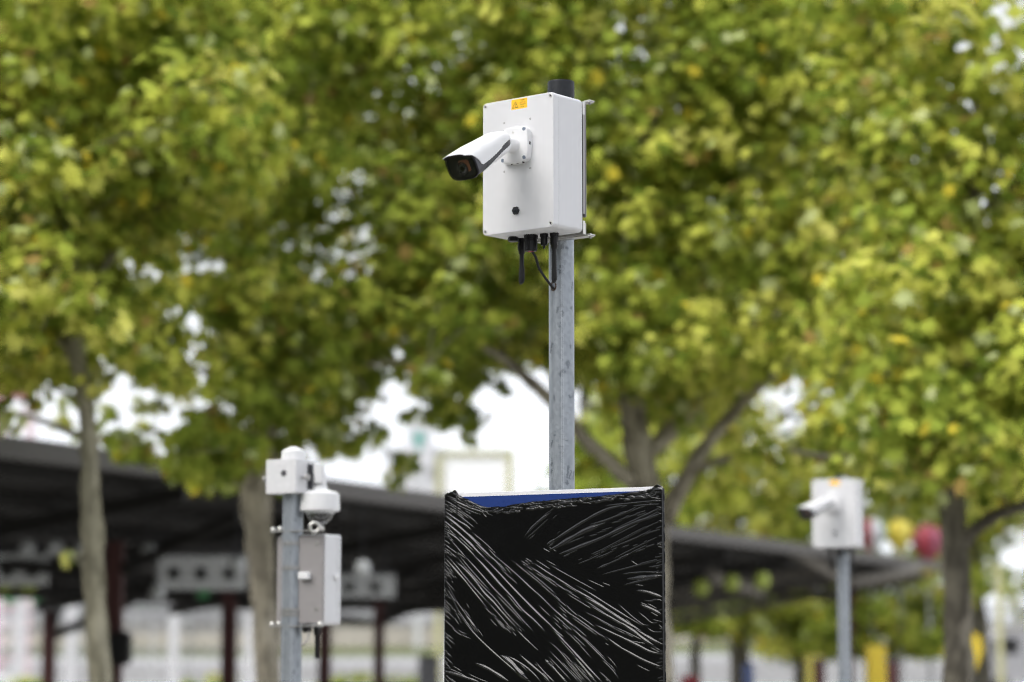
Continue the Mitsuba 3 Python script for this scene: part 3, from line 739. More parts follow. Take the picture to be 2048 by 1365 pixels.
# leaf clumps added out of view, to darken what the film reflects
rng = np.random.default_rng(77)
P, Rr = [], []
for k in range(9):
    ang = math.radians(150 + k * 16)
    c = np.array([0.0 + 19 * math.cos(ang) + (-2), 3 + 19 * math.sin(ang), 0])
    for _ in range(120):
        d = rng.normal(size=3)
        d *= rng.random() ** .4 / np.linalg.norm(d)
        P.append(c + [d[0] * 3.2, d[1] * 3.2, 3.9 + d[2] * 3.8])
        Rr.append(.9)
for k in range(420):
    ang = math.radians(rng.uniform(140, 285))
    P.append([-2 + 17 * math.cos(ang) + rng.normal(0, .5), 3 + 17 * math.sin(ang) + rng.normal(0, .5), rng.uniform(.1, 2.6)])
    Rr.append(.75)
m, c = leaves(np.array(P), np.array(Rr), 36, .30, rng, np.array([0, 3, 0]), .05)
c *= .28
k = thing('added_leaf_belt', 'added belt of leaf clumps out of view that darkens the film reflections', 'trees', kind='stuff')
scene[k] = mikit.ply(m, 'm_leaf', smooth=False, color=c)
USED.add(k)


# ------------------------------------------------------------------ wall box, camera and pole: one builder for the near and the far unit
BW, BD, BH = 0.2230, 0.1155, 0.3318


def unit(C, yaw, near):
    s, c = math.sin(yaw), math.cos(yaw)
    u, n = np.array([c, -s, 0]), np.array([-s, -c, 0])
    M = frame(C, u, -n, [0, 0, 1])              # local: x to the right, y into the box, z up; origin at the front right top corner
    Mi = np.linalg.inv(M)

    def on(px, py, yl):
        """local point where the picture's ray meets the plane at local depth yl"""
        o, d = (Mi @ np.r_[CAM, 1])[:3], Mi[:3, :3] @ ray(px, py)
        return o + d * (yl - o[1]) / d[1]
    W2, H2 = -BW / 2, -BH / 2
    who = 'near' if near else 'far'
    b = thing('equipment_box', 'white equipment box with yellow warning label on top of the central pole' if near else 'blurred white equipment box on the right pole, smaller and farther away', 'equipment box', 'white equipment boxes on poles')
    lid = slab(BW, BH, 0, .021, .011, .0028)
    part('lid', moved(lid, W2, 0, H2), 'm_white', b, M, 40)
    body = slab(BW - .0008, BH - .0008, .0214, BD, .011, .003)
    part('housing', moved(body, W2, 0, H2), 'm_white_grain', b, M, 40)
    part('gasket', moved(slab(BW - .0022, BH - .0022, .0205, .0222, .010, .0001), W2, 0, H2), 'm_panel_white', b, M, 40)
    for sx in (0, 1):
        for sz in (0, 1):
            x, z = -.0092 - sx * (BW - .0184), -.0095 - sz * (BH - .019)
            k = part('screw', moved(lathe([(.0056, -.001), (.0056, .0004), (.0046, .0010), (.0036, .0002), (.0001, .0001)], 20, 'y'), x, 0, z), 'm_steel', b, M)
            part('socket', moved(lathe([(.0027, .0002), (.0027, .0006), (.0001, .0006)], 6, 'y'), x, 0, z), 'm_hole', k, M, False)
    # lifting eye on top
    p = on(1060.5, 188.5, .060) if near else np.array([-.07, .06, .004])
    ring = tube([[p[0] + .0085 * math.cos(t), .060, .0035 + .0085 * math.sin(t)] for t in np.linspace(-.2, math.pi + .2, 20)], .0028, 10)
    part('lifting_eye', ring, 'm_shell', b, M, 60)
    # warning label
    q = [on(1023.1, 200.5, 0), on(1054.1, 196, 0), on(1054.1, 215.7, 0), on(1023.1, 220.4, 0)] if near else None
    x0, x1, z1, z0 = (q[0][0], q[1][0], (q[0][2] + q[1][2]) / 2, (q[2][2] + q[3][2]) / 2) if near else (-.130, -.082, -.007, -.031)
    lb = part('warning_label', bx(x0, x1, -.0004, .0006, z0, z1), 'm_sticker', b, M, False, label='yellow warning label with a high voltage triangle' if near else None)
    if near:
        lw, lh = x1 - x0, z1 - z0
        tri = sg.Polygon([(.04 * lw, .13 * lh), (.455 * lw, .13 * lh), (.247 * lw, .82 * lh)])
        tri = tri.difference(sg.Polygon([(.095 * lw, .20 * lh), (.40 * lw, .20 * lh), (.247 * lw, .70 * lh)]))
        bolt = sg.Polygon([(.255 * lw, .56 * lh), (.225 * lw, .40 * lh), (.247 * lw, .40 * lh), (.238 * lw, .27 * lh), (.226 * lw, .27 * lh), (.245 * lw, .215 * lh), (.262 * lw, .27 * lh), (.252 * lw, .27 * lh), (.268 * lw, .44 * lh), (.248 * lw, .44 * lh), (.268 * lw, .56 * lh)])
        R = frame([x0, -.0004, z0], [1, 0, 0], [0, 0, 1], [0, -1, 0])
        tm = cat(trimesh.creation.extrude_polygon(tri, .0003), trimesh.creation.extrude_polygon(bolt, .0003))
        part('lettering', tm.apply_transform(R), 'm_ink', lb, M, False)
        for txt, zc, hh, bo in (('Caution!', .80, .105, True), ('High voltage', .585, .095, False), ('VORSICHT!', .36, .105, True), ('Spannung', .14, .095, False)):
            tmesh = meshkit.text_mesh(txt, hh * lh, .0003, bo)
            wid = tmesh.bounds[1][0] - tmesh.bounds[0][0]
            sc = min(1.0, .43 * lw / wid)
            tmesh.apply_scale([sc, 1, 1])
            tmesh.apply_translation((.72 * lw - wid * sc / 2, zc * lh, 0))
            part('lettering', tmesh.apply_transform(R), 'm_ink', lb, M, False)
    # vent plug, small holes
    p = on(1033, 422, 0) if near else np.array([-.108, 0, -.265])
    k = part('vent_plug', moved(lathe([(.0100, -.001), (.0100, .006), (.0088, .0075), (.004, .0078), (.0036, .0095), (.0001, .0098)], 6, 'y'), p[0], 0, p[2]), 'm_cap', b, M, 20)
    if near:
        for hx, hy in ((1008.5, 246.7), (1060.4, 238.4), (1008.5, 344.3), (1060.5, 336.4)):
            p = on(hx, hy, 0)
            part('small_screw', moved(lathe([(.0027, -.001), (.0027, .0005), (.0021, .0008), (.0014, .0003), (.0001, .0003)], 14, 'y'), p[0], 0, p[2]), 'm_steel_dull', b, M)
    # glands, antennas under the box
    zb = -BH
    G = {'plug': (1026.5, .060), 'big': (1061.8, .066), 'small': (1088.3, .070), 'right': (1108.5, .078), 'left': (1043.5, .092)}
    if near:
        G = {k: (on(v[0], 478, v[1])[0], v[1]) for k, v in G.items()}
    else:
        G = {'plug': (-.165, .06), 'big': (-.11, .066), 'small': (-.07, .07), 'right': (-.045, .078), 'left': (-.16, .092)}
    g = G['plug']
    part('blind_plug', moved(lathe([(.0125, -.011), (.0135, -.010), (.0135, -.002), (.011, -.001), (.011, .002)], 8), g[0], g[1], zb), 'm_black', b, M, 20)
    g = G['big']
    k = part('cable_gland', moved(lathe([(.008, -.0400), (.0145, -.0395), (.0160, -.036), (.0165, -.014), (.0150, -.013), (.0150, -.009), (.0175, -.0085), (.0175, -.001), (.016, .001)], 12), g[0], g[1], zb), 'm_black', b, M, 25)
    if near:
        part('seal', moved(lathe([(.006, -.0412), (.0076, -.0405), (.0076, -.0395), (.006, -.039)], 16), g[0], g[1], zb), 'm_red', k, M)
    g = G['small']
    part('cable_gland', moved(lathe([(.0026, -.0365), (.0026, -.029), (.0075, -.0285), (.0090, -.024), (.0094, -.012), (.0085, -.011), (.0085, -.008), (.0105, -.0075), (.0105, -.001), (.009, .001)], 12), g[0], g[1], zb), 'm_black', b, M, 25)
    for nm, zt, zl, w0, w1 in (('right', -.030, .0905, .0060, .0064), ('left', -.034, .078, .0058, .0070)):
        g = G[nm]
        k = part('antenna', moved(lathe([(.0055, -.040), (.0075, -.036), (.0085, -.030), (.0098, -.027), (.0105, -.012), (.0092, -.011), (.0092, -.008), (.0112, -.0075), (.0112, -.001), (.010, .001)], 12), g[0], g[1], zb), 'm_black', b, M, 25)
        zs = np.array([zt, zt - .008, zt - .03, zt - zl * .6, zt - zl + .010, zt - zl + .003, zt - zl])
        ws = np.array([w0 * .95, w0 * .9, w0 * .95, w1, w1 * 1.12, w1 * .95, w1 * .5])
        rings = []
        for z, w in zip(zs, ws):
            r2 = rr(2 * w, .0085, .0035, 4)
            sl = .55 if z < zt - zl + .006 else 0
            rings.append(np.column_stack([g[0] + r2[:, 0], g[1] + r2[:, 1], zb + z + sl * r2[:, 0]]))
        part('blade', loft(rings), 'm_black', k, M, 40)
    # back plate, rails and bolts
    part('back_plate', cat(bx(-BW + .03, .0022, BD + .0092, BD + .0112, -.292, -.010), bx(-BW + .03, .0006, BD + .001, BD + .0090, -.285, -.02)), 'm_steel_dull', b, M, False)
    for zt, nm in ((-.002, 1), (-BH - .004, -1)):
        zq = zt
        rl = cat(bx(-.16, .0060, BD + .0125, BD + .038, zq - .0025, zq, .0006), bx(-.16, -.001, BD + .0120, BD + .0145, zq - .028 if nm > 0 else zq + .0005, zq - .003 if nm > 0 else zq + .030, .0006))
        k = part('mounting_rail', rl, 'm_steel', b, M, False)
        part('bracket_tab', bx(-.0015, .0008, BD + .0003, BD + .0085, zq - .036 if nm > 0 else zq + .001, zq - .003 if nm > 0 else zq + .034, .0006), 'm_steel', k, M, False)
        part('strap_end', bx(-.010, .0080, BD + .018, BD + .040, zq + .0005, zq + .0035, .0006), 'm_steel', k, M, False)
        for bxx in (.0010,):
            part('bolt', moved(lathe([(.003, -.008), (.003, -.0045), (.005, -.004), (.005, 0), (.0032, .001), (.0032, .0045), (.0001, .005)], 6), bxx, BD + .029, zq + .0015), 'm_steel_dull', k, M, 20)
    # camera -----------------------------------------------------------------
    cam = thing('security_camera', 'white bullet security camera with dark lens window on the central box' if near else 'blurred white bullet camera on the front of the right box', 'security camera', 'bullet cameras on the equipment boxes')
    pc = on(1026.4, 290.0, -.019) if near else np.array([-.115, -.019, -.117])
    # denser ring for the bulged outline
    def dense(r):
        d = np.r_[0, np.cumsum(np.linalg.norm(np.diff(np.vstack([r, r[:1]]), axis=0), axis=1))]
        k = np.linspace(0, d[-1], 97)[:-1]
        rc = np.vstack([r, r[:1]])
        return np.column_stack([np.interp(k, d, rc[:, i]) for i in range(3)])
    def pr(y, e):
        q = rr(.080, .082, .009, 6)
        q3 = dense(np.column_stack([q[:, 0], np.zeros(len(q)), q[:, 1]]))
        x, z = q3[:, 0], q3[:, 2]
        bx_ = np.where(np.abs(z) < .0405, 1 - (z / .041) ** 2, 0)
        bz_ = np.where(np.abs(x) < .0395, 1 - (x / .040) ** 2, 0)
        sx = np.abs(x) > .0385
        x = x + np.sign(x) * np.where(sx, .0045 * bx_, 0)
        z = z + np.sign(z) * np.where(np.abs(z) > .0395, .0045 * bz_, 0)
        k = 1 - e / .041
        return np.column_stack([pc[0] + x * k, np.full(len(x), y), pc[2] + z * k])
    base = part('base_plate', loft([pr(-.0002, .0003), pr(-.0155, 0), pr(-.0178, .0007), pr(-.019, .0025), pr(-.0195, .008)]), 'm_shell', cam, M, 35)
    for sx in (-1, 1):
        for sz in (-1, 1):
            part('screw_recess', moved(lathe([(.0046, -.004), (.0046, .00025), (.0040, .0003), (.0037, .0001), (.0001, .0001)], 20, 'y'), pc[0] + sx * .0335, -.0194, pc[2] + sz * .035), 'm_recess', base, M)
    part('screw', moved(lathe([(.0036, -.003), (.0036, .0006), (.0028, .001), (.0018, .0004), (.0001, .0004)], 16, 'y'), pc[0], -.0195, pc[2] + .0295), 'm_steel', base, M)
    part('port', bx(pc[0] + .040, pc[0] + .0452, -.0125, -.006, pc[2] - .004, pc[2] + .0045, .001), 'm_hole', base, M, False)
    for dx in (-.012, .006, .024):
        part('port', bx(pc[0] + dx - .0025, pc[0] + dx + .0025, -.011, -.007, pc[2] - .0463, pc[2] - .040, .0005), 'm_hole', base, M, False)
    AL = .052
    arm = lathe([(.0215, .0185), (.0205, .0215), (.0185, .024), (.0180, .0185 + AL * .7), (.0170, .0185 + AL), (.013, .0185 + AL + .005), (.001, .0185 + AL + .007)], 40, 'y')
    part('swivel_arm', moved(arm, pc[0], 0, pc[2] - .001), 'm_shell', cam, M, 40)
    Bk = (M @ np.array([pc[0], -.019 - AL + .006, pc[2], 1]))[:3]                # back end of the camera body
    if near:
        front = at(920.0, 338.0, Bk[1] - .112)
        dirv = front - Bk
    else:
        dirv = -(M[:3, 1]) * .78 + M[:3, 0] * -.50 + np.array([0, 0, -.36])
    dirv = dirv / np.linalg.norm(dirv)
    wv = np.cross([0, 0, 1], -dirv) * -1
    wv = np.cross(dirv, [0, 0, 1.0])
    wv /= np.linalg.norm(wv)
    if wv[0] < 0:
        wv = -wv
    tv = np.cross(dirv, wv)
    if tv[2] < 0:
        tv = -tv
    CM = frame(Bk, wv, dirv, tv)                 # camera local: x width (right in the picture), y forward, z up
    if np.linalg.det(CM[:3, :3]) < 0:
        CM[:3, 0] *= -1                          # keep it right handed
    sgn = 1 if CM[0, 0] > 0 else -1
    L = .162

    def prof(sy):
        k = sy / L
        ease = 1 - np.clip((.16 - k) / .16, 0, 1) ** 2 * .22
        hw = (.0350 + .0105 * np.clip(k, 0, 1.2) ** 1.2) * ease
        up = (.0300 + .0070 * np.clip(k * 1.4, 0, 1) ** 1.1) * ease
        dn = (.0255 + .0060 * np.clip(k, 0, 1)) * ease
        return hw, up, dn

    def surf(sy, phi, off=0.0, nn=3.2):
        hw, up, dn = prof(sy)
        cph, sph = np.cos(phi), np.sin(phi)
        x = np.sign(cph) * np.abs(cph) ** (2 / nn) * (hw + off)
        z = np.sign(sph) * np.abs(sph) ** (2 / nn) * (np.where(sph > 0, up, dn) + off)
        return np.stack([x, sy + 0 * x, z], -1)

    def patch(s0, s1, lo, hi, off, ns=60, nphi=60, thick=.0014):
        """closed thin shell between angles lo(s)..hi(s) for s in s0..s1 (functions of s)"""
        ss = np.linspace(s0, s1, ns)
        A, B = [], []
        for sy in ss:
            ph = np.linspace(lo(sy), hi(sy), nphi)
            A.append(surf(np.full(nphi, sy), ph, off))
            B.append(surf(np.full(nphi, sy), ph, off - thick))
        A, B = np.array(A), np.array(B)
        v = np.vstack([A.reshape(-1, 3), B.reshape(-1, 3)])
        N = ns * nphi
        i, j = np.meshgrid(np.arange(ns - 1), np.arange(nphi - 1), indexing='ij')
        a = i * nphi + j
        quads = [np.stack([a, a + 1, a + nphi + 1, a + nphi], -1).reshape(-1, 4), np.stack([a + N, a + nphi + N, a + nphi + 1 + N, a + 1 + N], -1).reshape(-1, 4)]
        for edge in (np.arange(nphi), (ns - 1) * nphi + np.arange(nphi)[::-1], np.arange(ns)[::-1] * nphi, np.arange(ns) * nphi + nphi - 1):
            quads.append(np.stack([edge[:-1], edge[:-1] + N, edge[1:] + N, edge[1:]], -1))
        q = np.vstack(quads)
        m = mesh(v, np.vstack([q[:, [0, 1, 2]], q[:, [0, 2, 3]]]))
        m.fix_normals()
        return m

    d2r = math.radians
    sm = lambda a, b_, x: float(np.clip((x - a) / (b_ - a), 0, 1) ** 2 * (3 - 2 * np.clip((x - a) / (b_ - a), 0, 1)))
    def e_top(sy):                                # lower edge of the white hood (degrees below / above the side's middle)
        k = sy / L
        return d2r(3 - 10 * sm(.0, .80, k) + 58 * sm(.84, 1.12, k))
    def e_low(sy):                                # upper edge of the white lower shell
        k = sy / L
        return d2r(-11 - 79 * float(np.clip((k - .10) / .86, 0, 1)) ** 2.1)
    hood = patch(-.004, L + .017, lambda s_: e_top(s_), lambda s_: math.pi - e_top(s_), .0016, 80, 110, .0022)
    part('hood', hood, 'm_shell', cam, CM, 40)
    liner = patch(L - .03, L + .0166, lambda s_: e_top(s_) + .01, lambda s_: math.pi - e_top(s_) - .01, -.0007, 20, 80, .0045)
    part('hood_liner', liner, 'm_black_matt', cam, CM, 40)
    # core body (dark cheeks), slightly inside
    ph = np.linspace(0, 2 * math.pi, 97)[:-1]
    core = loft([surf(np.full(96, sy), ph, -.0004 if 0 < sy < L else -.004) for sy in np.r_[-.003, 0, np.linspace(.001, L - .002, 40), L]])
    part('body', core, 'm_cheek', cam, CM, 40, label='dark grey cheek and side band')
    low = patch(-.0035, L * .93, lambda s_: -math.pi - e_low(s_), lambda s_: e_low(s_), .0007, 60, 70, .0014)
    part('lower_shell', low, 'm_shell', cam, CM, 40)
    # rounded back end
    back = loft([surf(np.full(96, .0005), ph, .0010), surf(np.full(96, -.0035), ph, .0005), surf(np.full(96, -.0065), ph, -.003), surf(np.full(96, -.0085), ph, -.010)])
    part('back_cap', back, 'm_shell', cam, CM, 40)
    # seam line on the cheek
    seam = []
    for sd in (0, math.pi):
        pts = []
        for t in np.linspace(0, 1, 26):
            sy = L * (.985 - .235 * math.sin(math.pi * t) ** .75)
            an = d2r(38 - 118 * t)
            pts.append(surf(np.array([sy]), np.array([an if sd == 0 else math.pi - an]), -.0003)[0])
        seam.append(tube(pts, .0007, 5))
    part('seam', cat(*seam), 'm_black', cam, CM, 60)
    # front: bezel ring, recess, lens, pane
    def fr(y, k, nn=3.6):
        hw, up, dn = prof(L)
        c_, s_ = np.cos(ph), np.sin(ph)
        x = np.sign(c_) * np.abs(c_) ** (2 / nn) * hw * k
        z = np.sign(s_) * np.abs(s_) ** (2 / nn) * np.where(s_ > 0, up * .93, dn) * k
        return np.column_stack([x * (1 + .03 * s_), np.full(96, y), z])
    part('bezel', loft([fr(L - .001, 1.0), fr(L + .0035, 1.0), fr(L + .0048, .975), fr(L + .0048, .90), fr(L + .0030, .885), fr(L + .0005, .88)], False, False), 'm_black_gloss', cam, CM, 35)
    part('window_mask', loft([fr(L + .0004, .90), fr(L + .0007, .90), fr(L + .0007, .89)]), 'm_black_gloss', cam, CM, 30)
    lx = .004 * sgn
    def rect_ring(y, w, h, r, cx=lx, cz=-.002):
        q = rr(w, h, r, 6)
        return np.column_stack([cx + q[:, 0], np.full(len(q), y), cz + q[:, 1]])
    k = part('lens_frame', loft([rect_ring(L + .0007, .052, .040, .007), rect_ring(L + .0014, .052, .040, .007), rect_ring(L + .0016, .050, .038, .006)]), 'm_black_matt', cam, CM, 30)
    part('brown_reflection', loft([rect_ring(L + .0016, .032, .030, .005, lx + .006 * sgn, 0.003), rect_ring(L + .0020, .032, .030, .005, lx + .006 * sgn, 0.003)]), 'm_reflection', k, CM, 30)  # brown reflection in the window, painted as a flat plate
    part('lens', moved(trimesh.creation.icosphere(3, 1.0).apply_scale([.0125, .0022, .0125]), lx - .003 * sgn, L + .0021, -.003), 'm_lens', k, CM, True)
    ringm = tube([[lx - .003 * sgn + .0150 * math.cos(t), L + .0024, -.003 + .0150 * math.sin(t)] for t in np.linspace(0, 2 * math.pi, 41)], .0016, 8, False)
    part('lens_ring', ringm, 'm_black_matt', k, CM, True)
    for i in range(5):
        part('led', moved(trimesh.creation.icosphere(1, .0018), .033 * sgn, L + .001, .018 - i * .008), 'm_black_gloss', cam, CM, True)
    part('window', loft([fr(L + .0046, .905), fr(L + .0047, .60), fr(L + .0047, .01)], False, False), 'm_pane', cam, CM, True)
    # maker's mark on the hood: a tiny swoosh and word in grey
    if near:
        sy = L * .60
        hwq, upq, dnq = prof(sy)
        tm = meshkit.text_mesh('ahva', .0042, .0002, True)
        # laid on the hood's top, reading from the back towards the front edge
        Rm = frame([-.011, sy - .004, upq + .00135], [sgn, 0, 0], [0, -1 * -1, 0], [0, 0, 1])
        sw = trimesh.creation.extrude_polygon(sg.Polygon([(-.0075, -.0005), (-.002, .0040), (-.0005, .0046), (-.002, .0012), (-.0035, -.0008), (-.0050, .0006)]), .0002)
        mk = cat(sw, tm)
        mk.apply_transform(frame([-.006, sy, upq + .0012], [1, 0, 0], [0, 1, 0], [0, 0, 1]))
        mk.vertices[:, 2] += np.array([prof(y)[1] for y in mk.vertices[:, 1]]) - upq
        part('emblem', mk, 'm_ink_grey', cam, CM, False)
    # pole ------------------------------------------------------------------
    pl = thing('steel_pole', 'galvanised steel pole with black cap carrying the central camera box' if near else 'slim galvanised steel pole carrying the right camera box', 'pole', 'galvanised poles with camera boxes')
    if near:
        Yp = 6.13 * (C[1] / 5.93)
        Pc = at(1123.2, 700, Yp)
        pr_ = 25.2 / F * np.linalg.norm([Pc[1], 0]) * 1.02
        ztop = at(1123, 176, Yp)[2]
    else:
        Pc = (M @ np.array([-.116, BD + .035, 0, 1]))[:3]
        pr_ = .031
        ztop = C[2] + .012
    part('shaft', moved(lathe([(pr_, 0), (pr_, .3)] + [(pr_, z) for z in np.linspace(.6, ztop, 8)], 96), Pc[0], Pc[1], 0), 'm_galv', pl, None, 40)
    ct = at(1123, 163.5, Yp)[2] if near else ztop + .018
    part('cap', moved(lathe([(pr_ + .0018, ct - .050), (pr_ + .0022, ct - .049), (pr_ + .0022, ct - .005), (pr_ + .0008, ct - .001), (pr_ - .003, ct), (.001, ct + .0008)], 64), Pc[0], Pc[1], 0), 'm_cap', pl, None, 40)
    # base flange on the ground
    part('base_flange', cat(moved(trimesh.creation.box((.24, .24, .012)), Pc[0], Pc[1], .007)), 'm_galv', pl, None, False)
    if near:
        gx = at(1107, 572, Pc[1] - pr_)
        ang = math.asin(np.clip((gx[0] - Pc[0]) / pr_, -1, 1))
        gn = np.array([math.sin(ang), -math.cos(ang), 0])
        gc = np.array([Pc[0], Pc[1], gx[2]]) + gn * pr_
        GM = frame(gc, np.cross([0, 0, 1], gn) * -1, -gn, [0, 0, 1])
        ov = lambda k, y: np.column_stack([.0085 * k * np.cos(ph), np.full(96, y), .0125 * k * np.sin(ph)])
        part('grommet', loft([ov(1.0, .004), ov(1.0, -.0006), ov(.9, -.0012), ov(.72, -.0010), ov(.7, .0005)]), 'm_rubber', pl, GM, 40)
        cb = thing('black_cable', 'black cable looping from the box underside into a hole in the pole', 'cable')
        g = G['big']
        st = (M @ np.array([g[0] + .004, g[1], zb - .038, 1]))[:3]
        Y0, Y1 = st[1], gc[1] - .003
        path = [st + [0, 0, .004], st] + [at(x, y, Y0 + (Y1 - Y0) * k) for x, y, k in ((1071.5, 515, .12), (1077, 534, .3), (1085.5, 549, .5), (1094, 561, .72), (1101, 570, .9))] + [at(1106.5, 577, Y1), at(1108.5, 575, Y1 + .012)]
        scene[cb] = mikit.ply(tube(spline(path, 60), .0031, 14), 'm_black', smooth=60)
    return M, Pc


NC = at(1106.7, 182.9, 5.93)
unit(NC, math.radians(39.2), True)
FC = at(1697, 957, 12.1)
unit(FC + np.array([.035, 0, 0]), math.radians(24), False)

# ------------------------------------------------------------------ wrapped sign on the near pole
SY = math.radians(38.0)
su, sn = np.array([math.cos(SY), -math.sin(SY), 0]), np.array([-math.sin(SY), -math.cos(SY), 0])
PO = at(1123.2, 985, 6.13) + sn * .062
SMX = frame(PO, su, -sn, [0, 0, 1])
SMI = np.linalg.inv(SMX)


def on_sign(px, py):
    o, d = (SMI @ np.r_[CAM, 1])[:3], SMI[:3, :3] @ ray(px, py)
    return (o + d * (0 - o[1]) / d[1])[[0, 2]]


aL, aR = on_sign(888.5, 1100)[0], on_sign(1326, 1100)[0]
zL, zR = on_sign(895, 987.5)[1], on_sign(1322, 973)[1]
SH = .74
sg_ = thing('information_sign', 'blue information sign with white border, mostly hidden by black plastic film', 'sign')


def tilt(m):
    """shear-free: rotate the panel by the small angle it hangs out of level"""
    t = math.atan2(zR - zL, aR - aL)
    m.apply_transform(trimesh.transformations.rotation_matrix(-t, [0, 1, 0], [0, 0, (zL + zR) / 2]))
    return m


ZT = (zL + zR) / 2
IN = .0025
part('panel', tilt(bx(aL + IN, aR - IN, .0012, .0058, ZT - SH, ZT, .0006)), 'm_signwhite', sg_, SMX, False)
part('face', tilt(bx(aL + .012, aR - .012, 0.0002, .0011, ZT - SH + .010, ZT - .0095)), 'm_blue', sg_, SMX, False, label='blue printed face of the sign')
for z in (-.12, -.55):
    part('clamp', cat(bx(-.05, .05, .0078, .034, ZT + z - .015, ZT + z + .015)), 'm_steel_dull', sg_, SMX, False)

# film: a fine grid round the panel whose wrinkles are real relief
K = 8.904
OFF = {1: (880, 965), 2: (1100, 965), 3: (880, 1110), 4: (1100, 1110), 5: (880, 1230), 6: (1100, 1230)}
